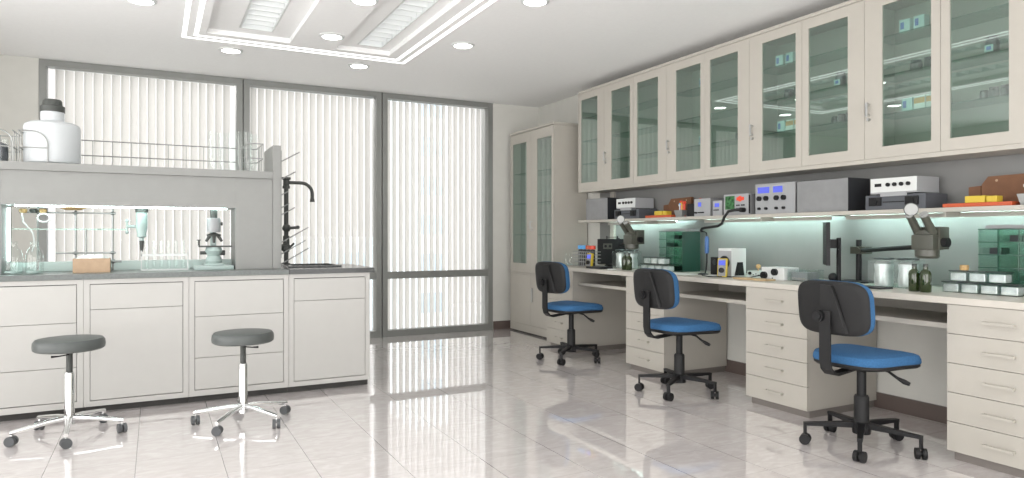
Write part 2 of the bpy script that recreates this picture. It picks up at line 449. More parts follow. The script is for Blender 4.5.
# goods in the cabinets
def carton(x, y, z, lab, grp, kind=0, sy=.065):
    t = thing('carton', lab, 'carton', (x, y, z), group=grp)
    MB().box(0, .05, -sy, 0, 0, .078, .001).build('box', 'carton' if kind == 0 else 'paper', t, smooth=False)
    if kind == 0: MB().box(-.0012, -.0002, -.03, -.008, .02, .062).build('printed_panel', 'lblue', t, smooth=False)
    else: MB().box(-.0012, -.0002, -sy+.002, -.002, .035, .068).build('printed_panel', 'amber', t, smooth=False)
def jar(x, y, z, lab, grp, r=.03, h=.07, label=False):
    t = thing('storage_jar', lab, 'jar', (x, y, z), group=grp)
    MB().lathe([(0, 0), (r, 0), (r, h*.7), (r*.8, h*.82), (r*.8, h*.85), (0, h*.85)], n=20).build('jar_body', 'can', t)
    MB().lathe([(0, h*.855), (r*.85, h*.855), (r*.85, h), (0, h)], n=20).build('lid', 'lidd', t)
    if label:
        MB().box(-r-.004, -r-.002, -.022, .022, .012, .05).build('label_sheet', 'carton', t, smooth=False)
        MB().box(-r-.0055, -r-.0045, -.012, .012, .022, .042).build('printed_mark', 'lblue', t, smooth=False)
S1, S2, S3 = 1.9095, 2.1515, 2.3945
for (y0, nm) in ((2.83, 'nearest wall cabinet'), (3.78, 'third two-door wall cabinet')):
    G = 'goods in the '+nm
    carton(4.07, y0-.185, S3, 'small pale blue carton on the top shelf of the %s, left' % nm, G)
    carton(4.07, y0-.275, S3, 'small pale blue carton on the top shelf of the %s, right' % nm, G)
    jar(4.12, y0-.26, S2, 'grey lidded jar on the middle shelf of the %s, left of two' % nm, G, .034, .065)
    jar(4.12, y0-.345, S2, 'grey lidded jar on the middle shelf of the %s, right of two' % nm, G, .034, .065)
    carton(4.07, y0-.20, S1, 'small pale blue carton on the lowest shelf of the %s' % nm, G)
    carton(4.07, y0-.275, S1, 'orange and white carton on the lowest shelf of the %s, left one' % nm, G, 1, .07)
    carton(4.07, y0-.35, S1, 'orange and white carton on the lowest shelf of the %s, right one' % nm, G, 1, .07)
    jar(4.12, y0-.69, S2, 'blue-labelled jar on the middle shelf of the %s' % nm, G, .034, .10, True)
    jar(4.12, y0-.645, S1, 'small grey jar on the lowest shelf of the %s, left of three' % nm, G, .022, .05)
    jar(4.12, y0-.695, S1, 'small grey jar on the lowest shelf of the %s, middle of three' % nm, G, .026, .06)
    jar(4.12, y0-.755, S1, 'small grey jar on the lowest shelf of the %s, right of three' % nm, G, .026, .06)
for (y0, nm) in ((4.73, 'second two-door wall cabinet'), (5.68, 'first two-door wall cabinet')):
    G = 'goods in the '+nm
    carton(4.07, y0-.33, S3, 'small pale blue carton on the top glass shelf of the '+nm, G)
    carton(4.07, y0-.33, S1, 'small pale blue carton on the lowest glass shelf of the '+nm, G)
    jar(4.12, y0-.72, S1, 'small grey jar on the lowest glass shelf of the '+nm, G, .024, .055)

# under-cabinet wall panel
struct(MB().box(RX-.012, RX, 1.45, 6.155, .84, UZ0-.001).build('trim_1', 'splash', smooth=False))
for k in range(4):
    pass
# upright bracket behind the far end of the shelf
MBu = MB().box(RX-.04, RX-.013, 5.86, 5.93, .835, 1.282).box(RX-.04, RX-.013, 5.86, 5.93, 1.31, UZ0-.001)
tag(MBu.build('shelf_upright', 'cream', smooth=False), 'white upright strip on the wall behind the far end of the shelf', 'upright')

# ------------------------------------------------------------------ open wall shelf with LED strips
t = thing('wall_shelf', 'long cream wall shelf under the glass cabinets, carrying the instruments', 'shelf', (4.0, 6.155, 0))
SZ = 1.308
MB().box(0, RX-4.0-.013, -4.70, 0, 1.283, SZ, .002).build('shelf_board', 'cream', t, smooth=False)
for k, (a, b) in enumerate(((-.35, -1.35), (-1.75, -2.95), (-3.1, -4.45))):
    MB().box(.17, .181, b, a, 1.274, 1.282).build('light_bar', 'ledteal', t, smooth=False)
    MB().box(.152, .156, b-.02, a+.02, 1.255, 1.2825).build('added_light_shield', 'cream', t, smooth=False)  # lip added to keep the bar's glare off the floor
for k in range(3):
    MB().box(.02, .2, -1.12-k*1.35, -1.105-k*1.35, 1.255, 1.2825).build('bracket', 'cream', t, smooth=False)

# ------------------------------------------------------------------ tall cabinet
TX, TY1, TY0, TZ = 3.855, 7.41, 6.39, 2.385
t = thing('tall_cabinet', 'tall cream storage cabinet with glass upper doors, standing by the rightmost window', 'cabinet', (TX, TY1, 0))
D = RX-.018-TX; L = TY1-TY0
b = MB().box(0, D, -L, -L+.02, .03, TZ-.03).box(0, D, -.02, 0, .03, TZ-.03).box(D-.012, D, -L+.02, -.02, .03, TZ-.03)
b.box(0, D-.012, -L+.02, -.02, .03, .10).box(0, D-.012, -L+.02, -.02, TZ-.05, TZ-.03).box(0, D-.012, -L+.02, -.02, .685, .71)
b.box(-.02, -.001, -L, 0, .02, .105)
b.build('carcass', 'cream', t, smooth=False)
MB().box(.02, D-.01, -L+.01, -.01, 0, .03).build('plinth', 'toe', t, smooth=False)
MB().box(-.026, D, -L-.004, .004, TZ-.028, TZ, .003).build('cornice', 'cream', t, smooth=False)
h = L/2
glass_door(t, -L, -h, .71, TZ-.032, -L+.045, -h-.14, .82, 2.24)
d = glass_door(t, -h, 0, .71, TZ-.032, -h+.10, -.06, .82, 2.24)
sq_handle(1.27, -h-.04, kids(t)[-2], -.02)
for k, (a, b_) in enumerate(((-L, -h), (-h, 0))):
    d = MB().box(-.02, -.001, a+.0015, b_-.0015, .108, .688).build('door', 'cream', t, smooth=False)
    if k == 0: MB().box(-.036, -.0205, b_-.05, b_-.03, .38, .54, .002).build('handle', 'steel', d, smooth=False)
MB().box(-.02, -.001, -L, 0, .690, .708).build('mid_rail', 'cream', t, smooth=False)
for sz in (1.15, 1.52, 1.88):
    MB().box(.03, D-.02, -L+.022, -.022, sz, sz+.008).build('glass_shelf', 'cshelf', t, smooth=False)
jar(TX+.2, TY0+.30, 1.528, 'grey lidded jar behind glass in the tall cabinet, higher one', 'jars in the tall cabinet', .05, .12)
jar(TX+.2, TY0+.25, 1.158, 'grey lidded jar behind glass in the tall cabinet, lower one', 'jars in the tall cabinet', .05, .14)

# ------------------------------------------------------------------ long desk
DX = 3.6
tag(MB().box(DX-.005, RX-.013, 1.45, 6.16, .799, .834, .003).build('worktop', 'desk', smooth=False), 'long cream worktop running along the right wall over the drawer units', 'worktop')
def drawers(y1, lab):
    Wd = .497
    t = thing('drawer_unit', lab, 'drawer unit', (DX, y1, 0), group='five-drawer units under the long worktop')
    D = RX-.018-DX
    MB().box(.02, D, -Wd, 0, .05, .798).build('carcass', 'cream', t, smooth=False)
    MB().box(.04, D, -Wd+.015, -.015, 0, .049).build('plinth', 'toegrey', t, smooth=False)
    for k in range(5):
        z0 = .05+k*.1496
        d = MB().box(0, .0185, -Wd, 0, z0+.0015, z0+.1481, .0008).build('drawer', 'cream', t, smooth=False)
        MB().box(-.028, -.016, -Wd/2-.07, -Wd/2+.07, z0+.066, z0+.08, .002).box(-.018, -.0004, -Wd/2-.068, -Wd/2-.058, z0+.067, z0+.079).box(-.018, -.0004, -Wd/2+.058, -Wd/2+.068, z0+.067, z0+.079).build('handle', 'cream', d, smooth=False)
    return t
for y, lab in ((6.135, 'five-drawer unit at the far end, next to the tall cabinet'), (4.786, 'five-drawer unit behind the middle blue chair'),
               (3.433, 'five-drawer unit left of the nearest blue chair'), (2.085, 'five-drawer unit at the right edge, nearest the camera')):
    drawers(y, lab)
for (a, b_, lab) in ((5.636, 4.788, 'at the far station, behind the farthest chair'), (4.287, 3.435, 'at the middle station, behind the middle chair'), (2.934, 2.087, 'at the nearest station, behind the nearest chair')):
    o = MB().box(3.66, 4.2, b_, a, .664, .690).box(4.18, 4.2, b_, a, .69, .798).build('keyboard_shelf', 'cream', smooth=False)
    tag(o, 'narrow cream shelf under the worktop '+lab, 'shelf', 'shelves under the worktop')

# ------------------------------------------------------------------ swivel chairs
def make_chair(lab):
    t = thing('swivel_chair', lab, 'chair', (0, 0, 0), group='blue swivel chairs')
    out = []
    for x, y in superell(.23, .22, 4.2, 56):
        y *= (1+.11*(x/.23)); out.append((x+.016, y))
    def warp(p):
        q = p.copy(); f = max(0, p.x/.215)
        q.z -= .012*f*f; q.z += .006*(abs(p.y)/.22)**2 if p.z > .5 else 0
        return q
    MB().pad(out, [(.99, .474), (1.005, .482), (1.0, .498), (.965, .513), (.88, .522), (.7, .529), (.4, .532), (.15, .532)], warp).build('seat', 'blue', t)
    MB().pad(out, [(.80, .444), (.93, .450), (.985, .461), (.985, .473)], lambda p: Vector((p.x, p.y, p.z-.012*max(0, p.x/.215)**2))).build('seat_pan', 'greyp', t)
    # backrest: outline in (y,z)
    bo = [(x+.010, y) for x, y in superell(.203, .142, 4.2, 56)]
    zc = .770
    def bw(x0):
        def f(p): return Vector((x0+p.z+.55*p.x*p.x-.10*(p.y)+0, p.x, zc+p.y))
        return f
    # note: leaning back slightly towards the top
    MB().pad(bo, [(1.0, .0), (1.01, .018), (1.0, .038), (.96, .054), (.85, .064), (.5, .070), (.1, .071)], bw(-.268)).build('backrest', 'blue', t)
    MB().pad(bo, [(.80, -.020), (.93, -.016), (.99, -.008), (1.0, -.0005)], bw(-.268)).build('backrest_shell', 'greyp', t)
    # raised tapering spine cover
    sp = MB()
    def sx(z): return -.268-.10*(z-zc)-.0195
    poly = [(-.04, .89), (.02, .89), (.085, .645), (-.055, .645)]
    fr = [sp.bm.verts.new((sx(z)-.016, -y, z)) for y, z in poly]; bk = [sp.bm.verts.new((sx(z)+.002, -y*1.12, z)) for y, z in poly]
    for k in range(4): sp.bm.faces.new((fr[k], fr[(k+1) % 4], bk[(k+1) % 4], bk[k]))
    sp.bm.faces.new(fr); sp.build('spine_cover', 'greyp', t, smooth=False)
    MB().cyl((-.338, .040, .728), (-.292, .040, .728), .030, n=24).cyl((-.345, .040, .728), (-.3385, .040, .728), .02, n=24).build('adjusting_knob', 'blackp', t)
    # L-shaped flat stem
    pts = [(-.312, .755), (-.312, .50), (-.30, .455), (-.27, .428), (-.23, .418), (-.06, .432)]
    st = MB(); rows = []
    for i, (x, z) in enumerate(pts):
        a = Vector(pts[max(i-1, 0)]); b = Vector(pts[min(i+1, len(pts)-1)]); d = (b-a).normalized(); n_ = Vector((-d.y, d.x))
        hw = .030 if i < 4 else .026
        rows.append([st.bm.verts.new((x+n_.x*o, y, z+n_.y*o)) for o, y in ((.007, .012-hw), (.007, .012+hw), (-.007, .012+hw), (-.007, .012-hw))])
    for A, B in zip(rows, rows[1:]):
        for k in range(4): st.bm.faces.new((A[k], A[(k+1) % 4], B[(k+1) % 4], B[k]))
    st.bm.faces.new(rows[0]); st.bm.faces.new(rows[-1]); st.build('back_stem', 'greyp', t)
    MB().box(-.09, .09, -.055, .055, .425, .443, .004).build('mechanism', 'blackp', t)
    MB().tube([(.03, -.06, .435), (.045, -.12, .425), (.06, -.16, .395), (.072, -.19, .378), (.082, -.215, .368)], [.007, .007, .008, .014, .010], n=8).build('lever', 'blackp', t)
    MB().cyl((0, 0, .27), (0, 0, .425), .024, n=20).build('gas_lift', 'blackp', t)
    MB().lathe([(0, .10), (.038, .10), (.038, .272), (.033, .282), (0, .282)], n=24).build('column', 'greyp', t)
    MB().lathe([(0, .075), (.045, .075), (.05, .13), (.04, .14), (0, .14)], n=24).build('hub', 'blackp', t)
    for k in range(5):
        a = math.radians(-7+72*k); T = Matrix.Rotation(a, 4, 'Z')
        lg = MB(); A = []
        for x, hw, z0, z1 in ((.04, .019, .105, .137), (.15, .016, .106, .130), (.296, .013, .104, .120)):
            A.append([lg.bm.verts.new(T @ Vector(v)) for v in ((x, -hw, z0), (x, hw, z0), (x, hw, z1), (x, -hw, z1))])
        for p, q in zip(A, A[1:]):
            for j in range(4): lg.bm.faces.new((p[j], p[(j+1) % 4], q[(j+1) % 4], q[j]))
        lg.bm.faces.new(A[0]); lg.bm.faces.new(A[-1])
        lg.box(.282, .296, -.011, .011, .052, .106, T=T)
        leg = lg.build('leg', 'blackp', t, smooth=False)
        cs = MB(); cpos = T @ Vector((.288, 0, .029)); ca = a+random.choice((.5, 1.2, 2.0))
        dv = Vector((cos(ca), sin(ca), 0))
        for s in (-1, 1):
            cs.cyl(cpos+dv*s*.006, cpos+dv*s*.026, .0285, n=20)
        cs.cyl(cpos-dv*.01, cpos+dv*.01, .012)
        cs.build('caster', 'blackp', leg)
    return t
CA = math.radians(5)
ch0 = make_chair('blue swivel chair nearest the camera, black shell and five-star base')
ch0.location = (3.405, 2.426, 0); ch0.rotation_euler = (0, 0, CA)
copy_tree(ch0, loc=(3.40, 3.88, 0), rz=CA, label='middle of the three blue swivel chairs, in front of the green sheet-glass rack')
copy_tree(ch0, loc=(3.405, 5.357, 0), rz=CA+math.radians(6), label='farthest blue swivel chair, beside the tall cabinet')

# ------------------------------------------------------------------ stools
def make_stool(lab, angs, lever):
    t = thing('lab_stool', lab, 'stool', (0, 0, 0), group='round stools at the island bench')
    MB().lathe([(0, .494), (.168, .494), (.178, .502), (.180, .520), (.178, .542), (.168, .556), (.13, .561), (0, .562)], n=48).build('seat', 'vinyl', t)
    MB().lathe([(0, .484), (.10, .484), (.12, .493), (0, .493)], n=32).build('seat_plate', 'blackp', t)
    MB().cyl((0, 0, .35), (0, 0, .485), .0165, n=20).build('gas_lift', 'capg', t)
    MB().lathe([(0, .06), (.026, .06), (.028, .12), (.0255, .13), (.0255, .358), (.022, .364), (0, .364)], n=28).build('column', 'chrome', t)
    MB().tube([(0, -.02, .468), (lever*.05, -.03, .462), (lever*.085, -.035, .462)], [.004, .004, .007]).build('lever', 'blackp', t)
    for a in angs:
        a = math.radians(a); T = Matrix.Rotation(a, 4, 'Z')
        leg = MB().tube([T @ Vector(p) for p in ((.02, 0, .102), (.10, 0, .098), (.265, 0, .075), (.285, 0, .072))], [.016, .015, .0125, .0115], n=12)
        leg.cyl(T @ Vector((.276, 0, .035)), T @ Vector((.276, 0, .07)), .006)
        leg = leg.build('leg', 'chrome', t)
        cp = T @ Vector((.276, 0, .0275)); ca = a+random.uniform(.2, .9); dv = Vector((cos(ca), sin(ca), 0))
        cs = MB()
        for s in (-1, 1): cs.cyl(cp+dv*s*.004, cp+dv*s*.022, .027, n=20)
        cs.box(-.02, .02, -.004, .004, .03, .05, T=Matrix.Translation((cp.x, cp.y, 0)))
        cs.build('caster', 'caster', leg)
    return t
o = make_stool('round green-grey stool on chrome base, left one, before the bench drawers', [-160, -88, -16, 56, 128], -1); o.location = (-.438, 4.665, 0)
o = make_stool('round green-grey stool on chrome base, right one, nearer the sink end of the bench', [162, 90, 18, -54, -126], 1); o.location = (.478, 4.495, 0)

# ------------------------------------------------------------------ island bench
IY = 5.146; IB = 5.94
def island_unit(x0, x1, kind, lab):
    t = thing('base_cabinet', lab, 'cabinet', (x0, IY, 0), group='grey-white base cabinets of the island bench')
    w = x1-x0-.002; st = .034
    b = MB().box(0, w, .022, IB-IY, .05, .866)
    zs = [.093, .31, .592, .833] if kind == 'd3' else [.088, .671, .833]
    b.box(0, st, 0, .0215, .05, .866).box(w-st, w, 0, .0215, .05, .866)
    b.box(st, w-st, 0, .0215, .05, zs[0]-.0035).box(st, w-st, 0, .0215, zs[-1]+.0035, .866)
    b.build('carcass', 'lacq', t, smooth=False)
    MB().box(.0, w, .06, IB-IY-.03, 0, .049).build('plinth', 'toe', t, smooth=False)
    MB().box(st, w-st, .0205, .0219, zs[0]-.003, zs[-1]+.003).build('shadow_gap', 'gap', t, smooth=False)
    for a, c_ in zip(zs, zs[1:]):
        nm = 'door' if (kind != 'd3' and a < .1) else 'drawer'
        d = MB().box(st+.003, w-st-.003, -.001, .0195, a+.0015, c_-.0015, .002).build(nm, 'lacq', t, smooth=False)
island_unit(-1.01, -.407, 'd3', 'island base cabinet with three drawers, leftmost')
island_unit(-.407, .203, 'dd', 'island base cabinet with one door under a drawer, between the stools')
island_unit(.203, .858, 'd3', 'island base cabinet with three drawers, behind the right stool')
island_unit(.858, 1.455, 'dd', 'island base cabinet with one door under a drawer, at the sink end')
tag(MB().box(-1.02, .8565, IY-.012, IB, .867, .902, .002).build('worktop', 'top', smooth=False), 'grey bench top of the island, under the raised shelf', 'worktop')
# black sink top with a real basin
hx0, hx1, hy0, hy1 = .93, 1.27, 5.42, 5.78
s = thing('sink_top', 'black sink top with raised rim at the right end of the island', 'sink', (0, 0, 0))
b = MB(); layer(b, .858, 1.487, IY-.014, IB, .867, .903, [(hx0, hx1, hy0, hy1)]); b.build('slab', 'topdark', s, smooth=False)
b = MB()
b.box(hx0-.03, hx1+.03, hy0-.03, hy0, .9035, .916, .002).box(hx0-.03, hx1+.03, hy1, hy1+.03, .9035, .916, .002).box(hx0-.03, hx0, hy0, hy1, .9035, .916).box(hx1, hx1+.03, hy0, hy1, .9035, .916)
b.build('rim', 'topdark', s, smooth=False)
b = MB().box(hx0+.001, hx1-.001, hy0+.001, hy1-.001, .8675, .872).build('basin', 'topdark', s, smooth=False)
# raised shelf
UY = 5.28
u = thing('bench_shelf', 'grey raised shelf unit over the island bench with an opening to the window', 'shelf', (0, 0, 0))
MB().box(.767, .824, UY, 5.745, .9025, 1.812, .002).build('end_panel', 'panelgrey', u, smooth=False)
MB().box(-1.01, .766, UY, 5.745, 1.565, 1.617, .002).build('shelf_board', 'panelgrey', u, smooth=False)
MB().box(-.86, .5135, UY+.02, UY+.04, 1.345, 1.564).build('fascia', 'panelgrey', u, smooth=False)
MB().box(.514, .766, UY+.02, 5.66, .9025, 1.564).build('column', 'panelgrey', u, smooth=False)
MB().box(-1.01, -.861, UY+.02, 5.66, .9025, 1.564).build('column', 'panelgrey', u, smooth=False)
MB().box(-.86, .5135, UY+.041, 5.66, 1.345, 1.36).build('soffit', 'panelgrey', u, smooth=False)
MB().box(-.80, .46, 5.36, 5.39, 1.336, 1.3445).box(-.859, -.852, 5.52, 5.55, .98, 1.33).build('light_bar', 'ledcool', u, smooth=False)
MB().box(-.86, .5135, 5.60, 5.66, .9025, .968, .002).build('rear_ledge', 'palegreen', u, smooth=False)

# guard rails on the shelf
ZS = 1.6175
def loop_end(x0, x1, y, ztop, left=True):
    """rounded hoop in the front plane, from the straight side post at x0 to the rounded end coming down at x1"""
    pts = []; sgn = 1 if x1 > x0 else -1; R = .085
    pts.append((x0, y, ztop)); pts.append((x1-sgn*R, y, ztop))
    for k in range(1, 9):
        a = k/8*PI/2; pts.append((x1-sgn*R+sgn*R*sin(a), y, ztop-R+R*cos(a)))
    pts.append((x1, y, ZS)); return pts
g = thing('guard_rail', 'grey wire guard rail along the back and round the ends of the raised shelf', 'rail', (0, 0, 0))
r = MB()
XL, XR, YB, YF = -.775, .705, 5.70, 5.33
for z in (1.715, 1.822):
    r.tube([(XL, YF, z), (XL, YB-.03, z), (XL+.01, YB-.008, z), (XL+.03, YB, z), (XR-.03, YB, z), (XR-.01, YB-.008, z), (XR, YB-.03, z), (XR, YF, z)], .0042)
r.build('rails', 'wire', g)
for xa, xb in ((XL, -.62), (XR, .545)):
    MB().tube(loop_end(xa, xb, YF, 1.822), .0042).cyl((xa, YF, 1.715), (xb, YF, 1.715), .0035).build('end_hoop', 'wire', g)
x = XL+.02
while x < XR: MB().cyl((x, YB, ZS), (x, YB, 1.822), .0022, n=8).build('post', 'wire', g); x += .12
for y in (YF, 5.42, 5.51, 5.60):
    for x in (XL, XR): MB().cyl((x, y, ZS), (x, y, 1.822), .003, n=8).build('post', 'wire', g)
g = thing('guard_rail', 'second wire guard rail at the left edge, around the grey beaker', 'rail', (0, 0, 0))
r = MB().tube(loop_end(-1.0, -.805, YF, 1.822), .0042).cyl((-1.0, YF, 1.715), (-.805, YF, 1.715), .0035)
for z in (1.715, 1.822): r.tube([(-.81, 5.36, z), (-.81, YB-.03, z), (-.83, YB-.008, z), (-.85, YB, z), (-1.0, YB, z)], .0042)
r.build('rails', 'wire', g)
for x, y in ((-.81, 5.42), (-.81, 5.50), (-.81, 5.58), (-.87, YB), (-.93, YB)):
    MB().cyl((x, y, ZS), (x, y, 1.822), .003, n=8).build('post', 'wire', g)

# carboy
t = thing('carboy', 'large white translucent plastic carboy with dark grey screw cap on the raised shelf', 'bottle', (-.612, 5.50, ZS))
MB().lathe([(0, 0), (.14, 0), (.159, .012), (.162, .03), (.162, .250), (.155, .268), (.13, .283), (.075, .292), (.068, .30), (.068, .355), (0, .355)], n=40).build('body', 'hd', t)
MB().lathe([(0, .348), (.069, .348), (.071, .355), (.071, .395), (.058, .40), (.055, .43), (.048, .44), (0, .44)][2:], n=36).lathe([(0, .4395), (.048, .4395)], n=36).build('cap', 'capg', t)

def tall_beaker(x, y, z, r, h, lab, grp, n='measuring_beaker', first=[None]):
    prof = [(0, .002), (r*.95, .002), (r, .008), (r, h-.006), (r+.003, h)]
    o = MB().lathe(prof, n=24).build(n, 'cglass', loc=(x, y, z)); return tag(o, lab, 'beaker', grp)
G = 'tall glass beakers on the raised shelf'
for k, (x, y, h) in enumerate(((.37, 5.44, .29), (.44, 5.50, .29), (.50, 5.42, .285), (.565, 5.50, .31), (.61, 5.41, .30), (.655, 5.50, .295))):
    tall_beaker(x, y, ZS, .030, h, '%s tall clear glass beaker from the left on the raised shelf' % ['first', 'second', 'third', 'fourth', 'fifth', 'sixth'][k], G)
t = thing('filled_beaker', 'short glass beaker with grey contents at the left edge of the raised shelf', 'beaker', (-.895, 5.47, ZS))
MB().lathe([(0, .002), (.05, .002), (.05, .16)], n=24).build('glass', 'cglass', t)
MB().lathe([(0, .007), (.046, .007), (.046, .12), (0, .14)], n=20).build('contents', 'slatg', t)

# tap
t = thing('lab_tap', 'black swan-neck laboratory tap beside the grey end panel', 'tap', (.925, 5.80, .904))
t.location = (.955, 5.86, .904)
MB().lathe([(0, 0), (.035, 0), (.035, .012), (.018, .02), (.018, .64), (0, .64)], n=20).build('riser', 'capg', t)
MB().lathe([(0, .63), (.03, .63), (.03, .65), (.024, .655), (.024, .70), (.036, .706), (.036, .722), (0, .722)], n=20).build('collar', 'capg', t)
sp = [(0, 0, .68), (.12, 0, .68)]
for k in range(1, 9):
    a = k/8*PI/2; sp.append((.12+.09*sin(a), 0, .59+.09*cos(a)))
sp.append((.21, 0, .55))
MB().tube(sp, .014, n=12).lathe([(0, .525), (.021, .525), (.016, .552), (0, .552)], (.21, 0, 0), n=16).build('spout', 'capg', t)
MB().cyl((-.035, -.03, .30), (.085, -.03, .31), .012).cyl((.085, -.045, .311), (.085, -.015, .311), .015).sph((0, -.02, .305), .034).build('valve', 'capg', t)
MB().sph((-.01, -.02, .145), .038, (1.2, 1, .9)).cyl((0, 0, .11), (0, 0, .24), .026).cyl((-.01, -.06, .14), (-.01, -.02, .14), .018).cyl((.03, -.02, .15), (.06, -.02, .18), .009).build('lower_valve', 'capg', t)

# drying pegs on the end panel
t = thing('drying_rack', 'drying rack of slanting grey pegs on the end panel beside the tap', 'drying rack', (.825, 5.5, 0))
MB().box(0, .008, -.19, .19, .98, 1.78, .002).build('back_plate', 'panelgrey', t, smooth=False)
for k, (z, y, l) in enumerate(((1.70, -.10, .17), (1.565, -.02, .15), (1.44, .08, .11), (1.29, 0, .15), (1.09, -.12, .24), (1.00, -.1, .22), (1.18, .1, .12))):
    if k == 6: z = 1.0
    MB().cyl((.006, y, z if k < 6 else 1.34), (.006+l*.87, y, (z if k < 6 else 1.34)+l*.5), .0045, n=8).build('peg', 'wire', t)
MB().cyl((.006, -.14, 1.03-.1), (.22, -.14, 1.155-.1), .0045, n=8).build('peg', 'wire', t)

# ------------------------------------------------------------------ things in the bench opening
Z0 = .9025
t = thing('support_lattice', 'lattice of grey laboratory support rods standing in the bench opening', 'rod frame', (0, 5.55, Z0))
for x in (-.70, -.485, -.265): MB().cyl((x, 0, 0), (x, 0, .44), .0065, n=10).build('upright', 'wire', t)
MB().cyl((-.80, -.012, .40), (-.25, -.012, .40), .005, n=10).build('cross_rod', 'wire', t)
MB().cyl((-.60, -.012, .125), (-.25, -.012, .125), .005, n=10).build('cross_rod', 'wire', t)
for x in (-.485, -.265):
    for z in (.40, .125): MB().sph((x, -.006, z), .014).cyl((x-.02, -.018, z), (x+.02, -.018, z), .006).build('clamp', 'wire', t)
MB().sph((-.262, -.015, .065), .016).cyl((-.262, -.03, .065), (-.21, -.03, .065), .008).build('clamp', 'wire', t)
o = MB().box(-.845, -.175, 5.47, 5.535, 1.185, 1.195).build('glass_shelf', 'sglass', smooth=False)
tag(o, 'narrow green-edged glass shelf across the rod lattice', 'shelf')
# hanging corks & tubes
for k, (x, m, lab) in enumerate(((-.775, 'cork', 'round cork stopper on the upper rod, leftmost'), (-.718, 'capg', 'round dark rubber stopper on the upper rod'), (-.665, 'cork', 'cork stopper on the upper rod above the coiled tube'))):
    o = MB().lathe([(0, -.014), (.018, -.014), (.024, 0), (.024, .008), (.015, .014), (0, .014)], n=20).build('stopper', m, loc=(x, 5.505, 1.312))
    tag(o, lab, 'stopper', 'stoppers on the upper rod')
o = MB().lathe([(0, 0), (.045, 0), (.078, .014), (.078, .02), (0, .02)], n=28).build('watch_dish', 'cork', loc=(-.49, 5.43, 1.318))
tag(o, 'shallow tan dish high in the bench opening, above the rod lattice', 'dish')
o = MB().tube([(-.775, 5.455, 1.295), (-.768, 5.455, 1.24), (-.74, 5.45, 1.20), (-.712, 5.45, 1.16), (-.705, 5.45, 1.09), (-.72, 5.45, 1.04)], .005).build('rubber_tube', 'white')
tag(o, 'thin white rubber tube hanging from the leftmost stopper', 'tube')
pts = [(-.655+.035*cos(a), 5.45, 1.265+.035*sin(a)*.8) for a in [2*PI*k/18 for k in range(18)]]
o = MB().tube(pts, .006, close=True).build('coiled_tube', 'white'); tag(o, 'small coil of white tube hanging below the cork', 'tube')

def bottle(x, y, z, r, h, lab, grp=None, m='cglass'):
    t = thing('glass_bottle', lab, 'bottle', (x, y, z), group=grp)
    prof = [(0, .003), (r*.96, .003), (r, .01), (r, h*.55), (r*.85, h*.68), (r*.42, h*.84), (r*.42, h*.95), (r*.5, h)]
    MB().lathe(prof, n=28).build('bottle_glass', m, t)
    MB().lathe([(0, .009), (r*.93, .009), (r*.93, .018), (0, .018)], n=24).build('liquid', 'medteal', t)
    return t
bottle(-.80, 5.33, Z0, .050, .21, 'clear round-shouldered glass bottle in the bench opening, left of two', 'clear glass bottles in the bench opening')
bottle(-.69, 5.33, Z0, .050, .21, 'clear round-shouldered glass bottle in the bench opening, right of two', 'clear glass bottles in the bench opening')
t = thing('card_box', 'kraft cardboard box with crumpled paper inside, on the bench top', 'box', (-.375, 5.36, Z0))
b = MB().box(-.105, .105, -.06, -.056, 0, .093).box(-.105, .105, .056, .06, 0, .093).box(-.105, -.101, -.056, .056, 0, .093).box(.101, .105, -.056, .056, 0, .093).box(-.101, .101, -.056, .056, 0, .004)
b.build('box', 'kraft', t, smooth=False)
pp = MB()
for k in range(7): pp.sph((-.06+.02*k, .01*(-1)**k, .083+.006*(k % 3)), .035, (1.1, .9, .75), n=8)
pp.build('crumpled_paper', 'paper', t, smooth=False)
t = thing('clamp_stand', 'small rod stand rising behind the cardboard box', 'stand', (-.42, 5.495, Z0))
MB().box(-.05, .05, -.03, .03, 0, .008).build('base', 'wire', t); MB().cyl((0, 0, .008), (0, 0, .29), .006).build('rod', 'wire', t)
# burette / tap hanging
t = thing('dropping_funnel', 'pale green dropping funnel hanging under the fascia in the bench opening', 'funnel', (-.085, 5.45, 0))
MB().lathe([(0, 1.31), (.034, 1.31), (.036, 1.29), (.036, 1.20), (.028, 1.16), (.03, 1.15), (.03, 1.14), (.014, 1.13), (.010, 1.06), (.006, 1.045), (0, 1.045)][1:], n=24).lathe([(0, 1.31), (.034, 1.31)], n=24).build('funnel_body', 'medteal', t)
MB().lathe([(0, 1.309), (.040, 1.309), (.040, 1.335), (0, 1.335)], n=24).build('stopper', 'capg', t)
MB().lathe([(0, 1.112), (.0155, 1.112), (.012, 1.06), (.007, 1.035), (0, 1.035)], n=16).build('tip', 'capg', t)
MB().cyl((-.09, 0, 1.21), (-.03, 0, 1.21), .010).cyl((-.09, 0, 1.165), (-.09, 0, 1.255), .006).sph((-.09, 0, 1.25), .012).sph((-.09, 0, 1.17), .012).build('side_valve', 'medteal', t)
# test tube rack
t = thing('test_tube_rack', 'white test tube rack with clear tubes in the bench opening', 'rack', (.06, 5.45, Z0))
MB().box(-.15, .15, -.02, -.016, .10, .115).box(-.15, .15, .016, .02, .10, .115).box(-.15, -.144, -.02, .02, 0, .14).box(.144, .15, -.02, .02, 0, .14).box(-.144, .144, -.02, .02, 0, .008).build('frame', 'white', t, smooth=False)
for k in range(6):
    x = .06-.115+k*.046
    o = MB().lathe([(0, 0), (.011, .004), (.014, .02), (.014, .20)], n=14).build('test_tube', 'cglass', loc=(x, 5.45, Z0+.009))
    tag(o, '%s clear test tube from the left in the white rack' % ['first', 'second', 'third', 'fourth', 'fifth', 'sixth'][k], 'test tube', 'test tubes in the white rack')
